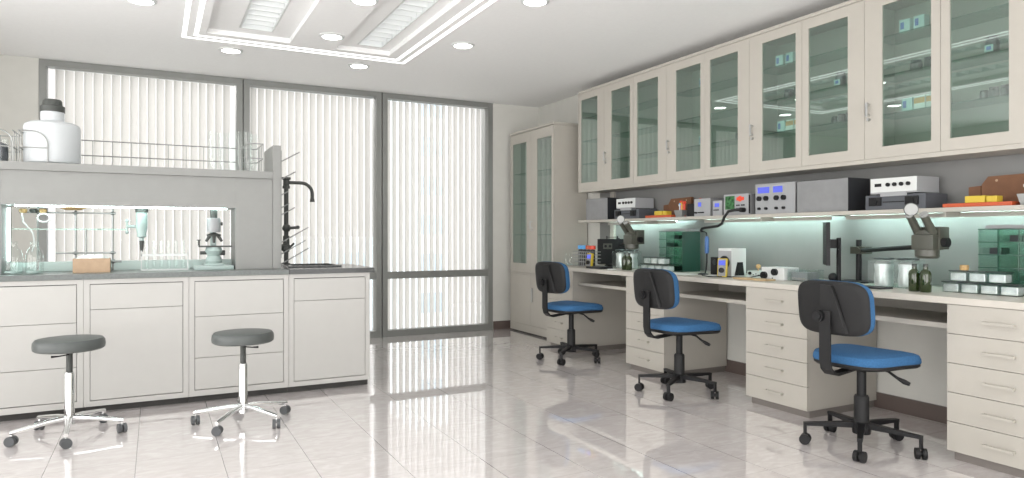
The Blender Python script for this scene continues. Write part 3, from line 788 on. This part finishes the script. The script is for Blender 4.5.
# compound microscope
t = thing('microscope', 'grey and black compound microscope in the bench opening', 'microscope', (.375, 5.40, Z0))
MB().box(-.13, .13, -.07, .07, 0, .03, .004).box(-.065, .065, -.05, .05, .0305, .045, .004).build('base', 'medteal', t)
MB().lathe([(0, .045), (.05, .045), (.058, .06), (.05, .085), (.04, .1), (.05, .115), (.06, .135), (.05, .16), (0, .16)], n=24).build('condenser', 'medteal', t)
MB().box(-.10, .12, -.05, .045, .161, .172, .003).cyl((-.10, -.03, .172), (-.10, -.03, .215), .007).cyl((-.10, -.03, .21), (-.10, -.03, .216), .014).cyl((-.09, 0, .12), (-.04, 0, .12), .012).cyl((.04, 0, .12), (.075, 0, .12), .018).build('stage', 'capg', t)
MB().lathe([(0, .238), (.045, .238), (.05, .252), (.0, .268)], n=24).build('nosepiece', 'capg', t)
for a in (-.5, 0, .5):
    MB().cyl((.06*sin(a), -.02, .242), (.06*sin(a)+.05*sin(a), -.02, .192+.02*abs(a)), .012, .009).build('objective', 'capg', t)
MB().lathe([(0, .269), (.044, .269), (.046, .278), (.046, .362), (.04, .372), (0, .372)], n=28).build('body_tube', 'instrl', t)
MB().cyl((0, 0, .3725), (0, 0, .44), .024).build('eyepiece', 'capg', t)
MB().cyl((.045, 0, .33), (.06, 0, .33), .012).build('focus_knob', 'capg', t)
MB().box(-.02, .02, .047, .075, .0455, .36, .004).build('arm', 'medteal', t)

# ------------------------------------------------------------------ things on the wall shelf (far set A, near set B = A-2.70 in y)
SX = 4.03; ZT = SZ+.0005
def wide_case(y1, y0, h, lab):
    t = thing('instrument_case', lab, 'instrument case', (SX, y1, ZT), group='wide brushed-metal instrument cases on the shelf')
    L = y1-y0
    MB().box(.004, .22, -L, 0, 0, h-.004, .003).build('casing', 'instrd', t, smooth=False)
    MB().box(0, .0035, -L+.002, -.002, .002, h-.006, .001).build('front_panel', 'instr', t, smooth=False)
wide_case(6.05, 5.665, .225, 'wide grey-fronted instrument case at the far end of the shelf')
wide_case(3.372, 2.968, .225, 'wide grey-fronted instrument case in the middle of the near half of the shelf')
def stack(y1, where):
    t = thing('equipment_base', 'dark slate-grey equipment box with two black latches, %s' % where, 'equipment box', (SX-.005, y1, ZT), group='slate-grey equipment boxes on the shelf')
    L = .385
    MB().box(0, .22, -L, 0, 0, .092, .004).build('casing', 'slatg', t, smooth=False)
    for y in (-.07, -L+.08):
        MB().box(-.012, -.0004, y-.04, y+.04, .025, .078, .003).cyl((-.02, y, .05), (-.0125, y, .05), .018).build('latch', 'blackp', t)
    MB().box(-.006, -.0004, -L+.13, -.12, .045, .05).build('groove', 'blackp', t)
    t = thing('amplifier', 'pale four-knob instrument on top of the slate-grey box, %s' % where, 'instrument', (SX-.005, y1-.035, ZT+.094), group='pale four-knob instruments on the shelf')
    L = .30
    MB().box(.0, .22, -L, 0, .005, .103, .003).build('casing', 'instrl', t, smooth=False)
    MB().box(-.008, -.0004, -.24, -.07, -.012, .014, .002).build('front_lip', 'instrl', t, smooth=False)
    MB().box(-.0025, -.0002, -L+.002, -.002, .015, .101, .001).build('front_panel', 'white', t, smooth=False)
    for k in range(4): MB().cyl((-.014, -.12-.043*k, .06), (-.0026, -.12-.043*k, .06), .012, n=16).build('knob', 'blackp', t)
    MB().box(-.004, -.0026, -.075, -.03, .05, .07).build('vent_slot', 'blackp', t, smooth=False)
    for s in (.0, .1): MB().box(.03, .19, -L+.02+s*0, -L+.03, .0005, .0045).build('foot', 'blackp', t, smooth=False) if s == 0 else MB().box(.03, .19, -.03, -.02, .0005, .0045).build('foot', 'blackp', t, smooth=False)
stack(5.54, 'far set on the shelf'); stack(2.84, 'near set on the shelf')
def clutter(dy, where):
    G = 'clutter on the shelf, '+where
    o = MB().box(0, .16, -.36, 0, 0, .022, .004).build('orange_folder', 'orange', loc=(SX-.01, 5.055+dy, ZT), smooth=False); tag(o, 'flat orange folder lying on the shelf, '+where, 'folder', G)
    o = MB().box(0, .07, -.105, 0, 0, .038, .004).box(.0, .06, -.165, -.112, 0, .034, .004).build('yellow_box', 'yellow', loc=(SX+.005, 4.94+dy, ZT+.0225), smooth=False); tag(o, 'pair of low yellow cases on the orange folder, '+where, 'case', G)
    t = thing('card_file', 'tall brown card file standing at the back of the shelf, '+where, 'file', (SX+.17, 4.94+dy, ZT), group=G)
    MB().prism([(-.30, 0), (0, 0), (0, .13), (-.035, .175), (-.30, .18)], 0, .03, 'x').build('board', 'brownf', t, smooth=False)
    MB().prism([(0.005, 0), (.07, 0), (.07, .12), (.005, .125)], 0, .03, 'x').build('flap', 'brownf', t, smooth=False)
    MB().cyl((-.002, -.08, .15), (-.0002, -.08, .15), .007).cyl((-.002, -.24, .155), (-.0002, -.24, .155), .007).build('rivet', 'kraft', t)
    t = thing('pen_basket', 'grey perforated basket holding coloured caps on the shelf, '+where, 'basket', (SX+.06, 4.63+dy, ZT), group=G)
    b = MB()
    pr = [(0, 0), (.036, 0), (.048, .06), (.045, .06), (.034, .003), (0, .003)]
    b.lathe(pr, n=4, T=Matrix.Rotation(PI/4, 4, 'Z') @ Matrix.Diagonal((1.3, 1.5, 1, 1)))
    b.build('basket_wall', 'wire', t, smooth=False)
    for k, (m, y, z) in enumerate((('white', .045, .075), ('skyblue', .03, .085), ('yellow', .0, .09), ('orange', -.02, .095), ('red', -.05, .095), ('red', .018, .10))):
        y *= .62; z += .03
        MB().cyl((.0, y, .004), (.0, y, z), .008).sph((0, y, z), .015).build('capped_pen', m, t)
clutter(0, 'far half'); clutter(-2.70, 'near half')
o = MB().box(0, .08, -.11, 0, 0, .11, .003).build('dark_binder', 'blackp', loc=(SX+.03, 4.535, ZT), smooth=False); tag(o, 'small black box standing between the coloured caps and the grey power unit', 'box')
o = MB().cyl((0, 0, .0), (0, 0, .14), .022).sph((0, 0, .14), .022).build('red_bottle', 'red', loc=(SX+.14, 4.49, ZT)); tag(o, 'dark red round-topped bottle behind the small black box', 'bottle')

def psu(y1, w, h, lab, disp, knobs):
    t = thing('power_supply', lab, 'power supply', (SX, y1, ZT))
    MB().box(.004, .18, -w, 0, 0, h, .003).build('casing', 'instr', t, smooth=False)
    f = MB().box(0, .0035, -w+.002, -.002, .002, h-.002, .001).build('front_panel', 'instrl', t, smooth=False)
    for (ya, yb, za, zb) in disp: MB().box(-.0016, -.0002, -yb, -ya, za, zb).build('display', 'scr_blue', f, smooth=False)
    for (yk, zk, rk) in knobs: MB().cyl((-.018, -yk, zk), (-.0004, -yk, zk), rk, n=16).build('knob', 'blackp', f)
    return t
psu(4.416, .19, .147, 'grey power unit with a small blue display, left of the slimmer one', [(.05, .085, .08, .115)], [(.03, .03, .008), (.065, .03, .005), (.09, .03, .005), (.115, .03, .005)])
psu(4.20, .105, .122, 'smaller grey power unit with a blue display, left of the screen instrument', [(.025, .075, .07, .10)], [(.03, .045, .004), (.05, .045, .004), (.07, .045, .004)])
psu(3.752, .365, .225, 'large pale power supply with two blue displays and four big knobs', [(.025, .135, .155, .20), (.17, .255, .155, .20)],
    [(.045, .115, .018), (.11, .115, .018), (.205, .115, .018), (.27, .115, .018), (.045, .04, .010), (.11, .04, .010), (.205, .04, .010), (.27, .04, .010)])
t = thing('oscilloscope', 'grey instrument with green screen and round red light on the shelf', 'instrument', (SX, 4.078, ZT))
MB().box(.004, .18, -.275, 0, 0, .165, .003).build('casing', 'instr', t, smooth=False)
MB().box(0, .0035, -.26, -.003, .003, .162, .001).build('front_panel', 'instrl', t, smooth=False)
MB().box(-.0015, -.0003, -.118, -.02, .045, .15).build('screen', 'scr_green', t, smooth=False)
MB().cyl((-.004, -.175, .125), (-.0003, -.175, .125), .022, n=20).box(-.003, -.0003, -.215, -.14, .112, .138).build('display', 'scr_red', t)
for z in (.075, .047):
    for y in (-.145, -.165, -.195, -.215): MB().box(-.006, -.0004, y-.007, y+.007, z-.005, z+.005, .001).build('button', 'blackp', t, smooth=False)
MB().box(.0, .003, -.2745, -.262, .01, .15).build('trim', 'blackp', t, smooth=False)

# hose and blue pencil tool
t = thing('hose_tool', 'black flexible hose from the screen instrument, ending in a hanging blue handle', 'hose', (0, 0, 0))
pts = [(4.0, 3.86, 1.345), (3.97, 3.90, 1.345), (3.945, 3.94, 1.335), (3.93, 3.97, 1.29), (3.94, 4.0, 1.245), (3.97, 4.07, 1.225), (4.0, 4.17, 1.218), (4.02, 4.27, 1.212), (4.03, 4.32, 1.205), (4.03, 4.335, 1.19), (4.03, 4.325, 1.18)]
MB().tube(pts, .011, n=10).cyl((4.028, 3.858, 1.345), (3.985, 3.858, 1.345), .018).build('hose', 'blackp', t)
MB().tube([(4.03, 4.325, 1.18), (4.03, 4.29, 1.178), (4.03, 4.27, 1.17), (4.03, 4.265, 1.13)], .005).build('thin_hose', 'blackp', t)
MB().lathe([(0, 1.00), (.014, 1.0), (.017, 1.02), (.017, 1.125), (.010, 1.14), (0, 1.14)], (4.03, 4.265, 0), n=18).build('handle', 'bluet', t)
MB().tube([(4.03, 4.265, 1.0), (4.03, 4.265, .93), (4.025, 4.27, .86), (4.0, 4.25, .842), (3.95, 4.20, .841)], .006).build('tail_cable', 'blackp', t)

# ------------------------------------------------------------------ desk things
DZ = .8345
def stereo(dy, where):
    t = thing('stereo_microscope', 'grey-green two-eyepiece microscope on a boom arm, '+where, 'microscope', (3.86, 2.345+dy, DZ), group='boom-arm stereo microscopes')
    b = MB().box(-.05, .05, -.062, .062, .232, .318, .008).box(.0, .09, -.07, .07, .235, .362, .006)
    b.lathe([(0, .185), (.052, .185), (.062, .198), (.062, .232), (0, .232)], n=28)
    b.box(-.045, .0, -.05, .05, .318, .345, .008)
    b.build('head', 'scope', t)
    for s in (-1, 1):
        p = Vector((-.015, .041*s, .325)); q = Vector((-.095, .041*s, .425)); e = q+(q-p).normalized()*.012
        ey = MB().cyl(p, q, .023, .020, n=20).build('eyepiece', 'scope', t)
        MB().cyl(q, e, .0225, n=20).build('eyecup', 'lensw', ey)
    MB().cyl((.03, -.10, .275), (.03, -.071, .275), .026, n=18).build('focus_knob', 'blackp', t)
    dc = Vector((-.10, .030, .460)); n_ = Vector((-.80, -.60, 0)).normalized()
    MB().cyl(dc, dc+n_*.008, .033, n=28).build('round_mirror', 'lensw', t)
    rg = MB(); uu = Vector((0, 0, 1)); vv = n_.cross(uu)
    rg.tube([dc+n_*.004+(uu*cos(k*PI/14)+vv*sin(k*PI/14))*.034 for k in range(28)], .0035, close=True)
    rg.tube([dc-uu*.034, dc-uu*.05, (-.06, .03, .385)], .004)
    rg.build('mirror_ring', 'capg', t)
    pole = Vector((.33, .66, 0))
    MB().tube([pole+Vector((-.03, -.05, .215)), (.08, .071, .25)], .014, n=12).build('boom', 'blackp', t)
    MB().box(pole.x-.035, pole.x+.035, pole.y-.07, pole.y+.04, .19, .24, .004).cyl((pole.x-.05, pole.y-.02, .215), (pole.x-.036, pole.y-.02, .215), .02).build('clamp', 'scope', t)
    MB().cyl(pole+Vector((0, 0, .012)), pole+Vector((0, 0, .285)), .018, n=16).build('pole', 'blackp', t)
    MB().box(pole.x-.09, pole.x+.075, pole.y-.11, pole.y+.11, 0, .012, .003).build('foot', 'instrd', t, smooth=False)
stereo(0, 'near station'); stereo(2.70, 'far station, in front of the shelf')
def glass_jar(x, y, lab, grp):
    t = thing('square_jar', lab, 'jar', (x, y, DZ), group=grp)
    a, h = .064, .165
    b = MB().box(-a, a, -a, -a+.003, 0, h).box(-a, a, a-.003, a, 0, h).box(-a, -a+.003, -a+.003, a-.003, 0, h).box(a-.003, a, -a+.003, a-.003, 0, h).box(-a+.003, a-.003, -a+.003, a-.003, 0, .004)
    b.build('glass', 'cglass', t, smooth=False)
    b = MB()
    b.lathe([(0, .006), (.052, .006), (.055, .05), (.050, .1), (.054, .14), (.04, .15), (0, .15)], n=14)
    b.build('foil_lining', 'silver', t)
    MB().lathe([(0, h+.001), (.058, h+.001), (.06, h+.008), (.05, h+.013), (0, h+.013)], n=24).build('lid', 'lidd', t)
def gbottle(x, y, lab, grp):
    t = thing('green_bottle', lab, 'bottle', (x, y, DZ), group=grp)
    MB().lathe([(0, 0), (.026, 0), (.029, .005), (.029, .100), (.024, .115), (.012, .127), (.012, .14), (0, .14)], n=20).build('bottle_glass', 'ogreen', t)
    MB().lathe([(0, .1405), (.013, .1405), (.013, .155), (0, .155)], n=16).build('cap', 'capg', t)
def station(dy, where):
    G = where
    glass_jar(3.98, 2.685+dy, 'square glass jar with silvery lining, left of two, %s' % where, 'square glass jars, '+G)
    glass_jar(4.0, 2.545+dy, 'square glass jar with silvery lining, right of two, %s' % where, 'square glass jars, '+G)
    gbottle(3.79, 2.375+dy, 'small dark green glass bottle, left of the pair, %s' % where, 'green bottles, '+G)
    gbottle(3.785, 2.308+dy, 'small dark green glass bottle, right of the pair, %s' % where, 'green bottles, '+G)
    # box rows
    y = 2.285+dy
    nm = ['first', 'second', 'third', 'fourth']
    def bx(y, z, lab):
        t = thing('sample_box', lab, 'box', (3.895, y, z), group='small clear sample boxes, '+G)
        MB().box(0, .07, -.09, 0, 0, .004).box(0, .003, -.09, 0, .004, .055).box(.067, .07, -.09, 0, .004, .055).box(.003, .067, -.003, 0, .004, .055).box(.003, .067, -.09, -.087, .004, .055).build('glass', 'cglass', t, smooth=False)
        MB().box(.005, .065, -.085, -.005, .005, .048, .006).build('foil_lining', 'silver', t, smooth=False)
        MB().box(-.002, .072, -.092, .002, .0555, .061, .001).build('lid', 'lidd', t, smooth=False)
    for k in range(4): bx(y-.098*k, DZ, '%s clear sample box from the left in the bottom row, %s' % (nm[k], where))
    for k in range(3): bx(y-.04-.098*k, DZ+.062, '%s clear sample box from the left in the upper row, %s' % (nm[k], where))
    # sheet glass tower
    t = thing('sheet_glass_rack', 'tall rack of green sheet glass compartments, %s' % where, 'rack', (4.0, 2.15+dy, DZ), group='green glass racks')
    L, D_, H_ = .30, .20, .345
    b = MB()
    for k in range(6): b.box(0, D_, -L, 0, k*H_/5, k*H_/5+.005)
    b.build('glass_shelf', 'tglass', t, smooth=False)
    b = MB()
    for k in range(4):
        for j in range(5): b.box(.001, D_, -L*k/3-.0025*(1 if k else -0)-.001*(k == 0)*0, -L*k/3+.0025*(1 if k < 3 else -0) if k else -.0001, j*H_/5+.0055, (j+1)*H_/5-.0005) if k else b.box(.001, D_, -.005, 0, j*H_/5+.0055, (j+1)*H_/5-.0005)
    b.build('glass_divider', 'tglass', t, smooth=False)
    MB().box(D_+.001, D_+.004, -L, 0, 0, H_).build('back_sheet', 'tglass', t, smooth=False)
    MB().box(.0, D_, -L-.005, -L-.0005, 0, H_).build('side_sheet', 'dkglass', t, smooth=False)
    for k in range(6): MB().box(-.003, -.0003, -L, 0, k*H_/5, k*H_/5+.005).build('shelf_edge', 'dkglass', t, smooth=False)
    for k in range(4): MB().box(-.003, -.0003, -L*k/3-.002, -L*k/3+.002, .0055, H_).build('divider_edge', 'dkglass', t, smooth=False) if k in (1, 2) else None
    for j in range(5):
        for k in range(3):
            if (j*3+k) % 4 == 1: MB().box(.07, .15, -L*(k+1)/3+.02, -L*k/3-.02, j*H_/5+.006, j*H_/5+.04, .002).build('stored_block', 'instrd', t, smooth=False)
    o = MB().box(0, .17, -.33, 0, 0, .02, .002).build('flat_case', 'instr', loc=(4.02, 2.125+dy, DZ+H_+.006), smooth=False)
    tag(o, 'flat grey case lying on top of the green glass rack, '+where, 'case', 'flat grey cases')
station(0, 'near station'); station(2.68, 'far station')
o = MB().lathe([(0, 0), (.02, 0), (.022, .012), (.02, .028), (0, .028)], n=18).build('cork_stopper', 'cork', loc=(3.94, 2.19, DZ+.0622+.0615)); tag(o, 'round tan cork lying on the upper row of sample boxes', 'cork')

# trays and pads
def slab(name, x, y, sx, sy, sz, m, lab, cat, rz=0, z=DZ):
    o = MB().box(-sx/2, sx/2, -sy/2, sy/2, 0, sz, min(.003, sz/3)).build(name, m, loc=(x, y, z), smooth=False); o.rotation_euler = (0, 0, rz); return tag(o, lab, cat)
slab('green_tray', 3.92, 2.93, .13, .17, .014, 'mint', 'pale green tray on the worktop, just behind the nearest chair', 'tray')
slab('dark_tablet', 3.80, 2.665, .12, .24, .009, 'instrd', 'flat dark slab on the worktop in front of the near square jars', 'slab')
slab('keypad', 3.72, 5.36, .14, .24, .02, 'instrd', 'dark flat keypad on the worktop in front of the far black monitor', 'keypad')
slab('white_tray', 3.70, 5.03+.10, .06, .06, .008, 'paper', 'small white pad left of the far green bottles', 'pad')
slab('paper_sheet', 3.80, 4.35, .16, .32, .002, 'paper', 'white paper sheets on the worktop before the far green glass rack', 'paper')
slab('paper_sheet', 3.88, 4.0, .10, .20, .002, 'paper', 'white paper sheet on the worktop left of the yellow multimeter', 'paper')
slab('wood_board', 3.745, 3.50, .10, .30, .012, 'wood', 'thin light wooden board at the worktop edge under the two-knob instrument', 'board')

# black monitors
def monitor(x, y, rz, w, h, z0, lab, label):
    t = thing('monitor', lab, 'monitor', (x, y, DZ), rz=rz)
    MB().box(-w/2, w/2, -.012, .012, z0, z0+h, .004).build('screen', 'blackp', t, smooth=False)
    if z0 > .1:
        MB().box(-.02, .02, .013, .06, z0+h/2-.03, z0+h/2+.03, .004).cyl((0, .075, .01), (0, .075, z0+h/2+.04), .014).cyl((.06, .075, z0+.05), (.06, .075, z0+.16), .005).box(.0, .06, .07, .08, z0+.1, z0+.11).build('arm', 'blackp', t, smooth=False)
        MB().box(-.07, .07, .02, .13, 0, .01, .003).sph((0, .04, .035), .03).build('foot', 'blackp', t)
    else:
        MB().box(-.06, .06, -.05, .05, 0, z0-.0005, .002).build('foot', 'blackp', t)
        MB().tube([(-.06, 0, z0+h), (-.06, 0, z0+h+.018), (.05, 0, z0+h+.018), (.05, 0, z0+h)], .003).cyl((-.06, 0, z0+h), (-.06, 0, z0+h+.03), .006).cyl((.05, 0, z0+h), (.05, 0, z0+h+.03), .006).build('carry_handle', 'blackp', t)
        f = MB().box(-.10, -.01, -.018, -.0125, z0+h-.10, z0+h-.045, .001).build('badge_plate', 'scope', t, smooth=False)
        MB().cyl((-.08, -.026, z0+h-.072), (-.08, -.0185, z0+h-.072), .014).cyl((-.035, -.026, z0+h-.072), (-.035, -.0185, z0+h-.072), .014).build('dial', 'blackp', f)
    return t
monitor(4.07, 5.63, math.radians(-20), .31, .25, .028, 'black monitor with a carrying handle on top at the far station', 0)
t = monitor(3.99, 3.10, math.radians(-137), .25, .285, .116, 'black monitor seen edge-on on its stand at the near station', 0)

# far left corner of the desk
t = thing('bottle_rack', 'grey wire rack holding blue and orange capped bottles at the far end of the worktop', 'rack', (3.78, 5.91, DZ))
b = MB()
for z in (.01, .05, .085, .12, .15): b.tube([(0, 0, z), (.13, 0, z), (.13, -.30, z), (0, -.30, z)], .003, n=6, close=True)
for k in range(9): b.cyl((0, -.0375*k, 0), (0, -.0375*k, .152), .0025, n=6)
b.build('wire_frame', 'wire', t)
for k, m in enumerate(('skyblue', 'skyblue', 'orange', 'red')):
    y = 5.865-.07*k
    t2 = thing('capped_bottle', ['blue-capped dark bottle at the left end of the wire rack', 'blue-capped dark bottle next to the orange cap in the wire rack', 'orange-capped dark bottle in the wire rack', 'red-capped dark bottle in the wire rack'][k], 'bottle', (3.845, y, DZ), group='capped bottles in the wire rack')
    MB().lathe([(0, 0), (.026, 0), (.026, .17), (0, .175)], n=18).build('bottle_body', 'instrd', t2)
    MB().lathe([(0, .176), (.031, .176), (.031, .212), (0, .214)], n=18).build('cap', m, t2)
for k in range(2):
    bottle(3.80, 6.00+.075*k, DZ, .028, .13, ['narrow clear glass bottle left of the wire rack', 'narrow clear glass bottle farthest left on the worktop'][k], 'narrow clear bottles on the worktop')

def multimeter(x, y, rz, lean, lab):
    t = thing('multimeter', lab, 'multimeter', (x, y, DZ), rz=rz)
    T = Matrix.Rotation(lean, 4, 'Y')
    MB().box(-.03, -.002, -.036, .036, 0, .14, .008, T=T).build('body', 'yellow', t)
    MB().box(-.034, -.0305, -.028, .028, .008, .133, .001, T=T).build('face_plate', 'instr', t, smooth=False)
    MB().box(-.037, -.0345, -.024, .024, .088, .124, T=T).build('display', 'scr_blue', t, smooth=False)
    MB().cyl(T @ Vector((-.045, 0, .05)), T @ Vector((-.0345, 0, .05)), .02).build('dial', 'blackp', t)
multimeter(3.715, 5.50, math.radians(10), .12, 'yellow multimeter propped against the wire rack at the far end')
multimeter(3.77, 3.82, math.radians(25), .12, 'yellow multimeter with blue display leaning on the white speaker-like unit')

# white unit
t = thing('control_unit', 'white control unit with dark round dial front and black wedge on its side', 'instrument', (3.845, 3.945, DZ), rz=math.radians(4))
MB().box(0, .16, -.13, 0, 0, .215, .003).build('casing', 'white', t, smooth=False)
MB().box(-.004, -.0003, -.127, -.003, .003, .197, .001).build('front_panel', 'instrl', t, smooth=False)
MB().cyl((-.012, -.065, .11), (-.0042, -.065, .11), .048, n=28).build('round_dial', 'blackp', t)
MB().prism([(.03, .01), (.13, .01), (.115, .11), (.06, .11)], -.138, -.1305, 'y').build('black_wedge', 'blackp', t, smooth=False)
t = thing('black_speaker', 'black box with round front left of the white control unit', 'box', (4.03, 4.235+.02, DZ))
t.location = (3.97, 4.16, DZ)
MB().box(0, .12, -.14, 0, 0, .14, .004).build('casing', 'blackp', t, smooth=False)
MB().cyl((-.008, -.05, .10), (-.0004, -.05, .10), .022).build('round_front', 'instrd', t)

# instruments in the middle
t = thing('circuit_unit', 'pale green low instrument with a black knob between the white unit and the two-knob instrument', 'instrument', (3.93, 3.735, DZ))
MB().box(0, .14, -.20, 0, 0, .05, .003).build('casing', 'palegreen', t, smooth=False)
MB().cyl((-.012, -.03, .033), (-.0004, -.03, .033), .012).build('knob', 'blackp', t)
b = MB()
for k in range(5): b.cyl((-.004, -.06-.025*k, .022+.008*(k % 2)), (-.0004, -.06-.025*k, .022+.008*(k % 2)), .004)
b.build('terminal', 'blackp', t)
MB().cyl((.06, -.05, .051), (.06, -.05, .065), .004).sph((.06, -.05, .082), .018).build('ball', 'cork', t)
t = thing('tuning_unit', 'white instrument with two large black knobs on the wooden board', 'instrument', (3.86, 3.50, DZ+.0125))
t.location = (3.87, 3.545, DZ)
MB().box(0, .15, -.20, 0, 0, .088, .004).build('casing', 'white', t, smooth=False)
for (y, z, r_) in ((-.03, .03, .026), (-.125, .056, .024)): MB().cyl((-.02, y, z), (-.0004, y, z), r_, n=24).cyl((-.024, y, z), (-.0202, y, z), r_*.6, n=24).build('knob', 'blackp', t)
MB().cyl((-.004, -.10, .012), (-.0004, -.10, .012), .004).build('socket', 'blackp', t)
t = thing('glass_tray', 'low pale green glass-sided case right of the two-knob instrument', 'case', (3.89, 3.335, DZ))
MB().box(0, .16, -.17, -.166, 0, .08).box(0, .16, -.004, 0, 0, .08).box(0, .004, -.166, -.004, 0, .08).box(.156, .16, -.166, -.004, 0, .08).box(.004, .156, -.166, -.004, 0, .004).build('glass_walls', 'cglass', t, smooth=False)
MB().box(.02, .14, -.15, -.02, .0045, .06, .003).build('inner_block', 'instr', t, smooth=False)
o = MB().tube([(3.842, 3.515, DZ+.03), (3.835, 3.57, DZ+.02), (3.84, 3.63, DZ+.006), (3.85, 3.68, DZ+.006), (3.80, 3.75, DZ+.006), (3.68, 3.88, DZ+.006), (3.75, 4.02, DZ+.006), (3.86, 4.12, DZ+.006)], .004).build('black_cable', 'blackp')
tag(o, 'thin black cable lying across the worktop from the two-knob instrument', 'cable')
t = thing('soldering_foot', 'dark green flat stand for the blue handle on the worktop', 'stand', (3.95, 4.20, DZ))
t.location = (3.90, 4.17, DZ)
MB().lathe([(0, 0), (.04, 0), (.045, .006), (.02, .012), (0, .012)], n=20).build('foot', 'instrd', t)

# ------------------------------------------------------------------ light
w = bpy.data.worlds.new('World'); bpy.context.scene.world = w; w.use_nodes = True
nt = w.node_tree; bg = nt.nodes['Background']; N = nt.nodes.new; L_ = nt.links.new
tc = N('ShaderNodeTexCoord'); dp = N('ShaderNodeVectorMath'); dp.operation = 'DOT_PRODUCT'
L_(tc.outputs['Generated'], dp.inputs[0]); dp.inputs[1].default_value = (-.54, -.52, -.66)  # glow added behind camera and below horizon, lifts room and ceiling
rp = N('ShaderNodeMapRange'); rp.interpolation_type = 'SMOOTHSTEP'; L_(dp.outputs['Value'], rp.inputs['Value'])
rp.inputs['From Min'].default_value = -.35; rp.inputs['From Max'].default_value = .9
rp.inputs['To Min'].default_value = SKY_DIM; rp.inputs['To Max'].default_value = SKY_FILL
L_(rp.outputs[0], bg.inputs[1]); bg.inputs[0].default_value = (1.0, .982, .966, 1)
def portal(name, loc, rot, sx, sy):
    l = bpy.data.lights.new(name, 'AREA'); l.shape = 'RECTANGLE'; l.size = sx; l.size_y = sy
    o = bpy.data.objects.new(name, l); col.objects.link(o); o.location = loc; o.rotation_euler = rot
    try: l.cycles.is_portal = True
    except Exception: l.energy = 0
portal('portal_added_window_front', (.6, FY-.25, 1.36), (PI/2, 0, 0), 5.6, 2.48)
portal('portal_added_window_left', (LX-.25, 2.05, 1.36), (PI/2, 0, -PI/2), 6.5, 2.48)
portal('portal_window_back', (1.35, W+.35, 1.38), (-PI/2, 0, 0), 4.6, 2.7)
sl = bpy.data.lights.new('sun', 'SUN'); sl.energy = SUN; sl.angle = math.radians(50); sl.color = (1, .99, .97)
so = bpy.data.objects.new('sun', sl); col.objects.link(so); so.rotation_euler = (math.radians(-55), 0, math.radians(12))

# camera
cam = bpy.data.cameras.new('camera'); co = bpy.data.objects.new('camera', cam); col.objects.link(co)
cam.sensor_width = 36; cam.lens = 685/1024*36; cam.shift_y = -3.8/1024; cam.clip_start = .05; cam.clip_end = 500
th = math.atan(356.6/685)
co.location = (0, 0, 1.15); co.rotation_euler = (PI/2, 0, -th)
sc = bpy.context.scene; sc.camera = co
sc.cycles.transparent_max_bounces = 24
sc.view_settings.view_transform = 'Standard'; sc.view_settings.look = 'None'; sc.view_settings.gamma = 1
sc.view_settings.use_curve_mapping = False; sc.view_settings.exposure = 0
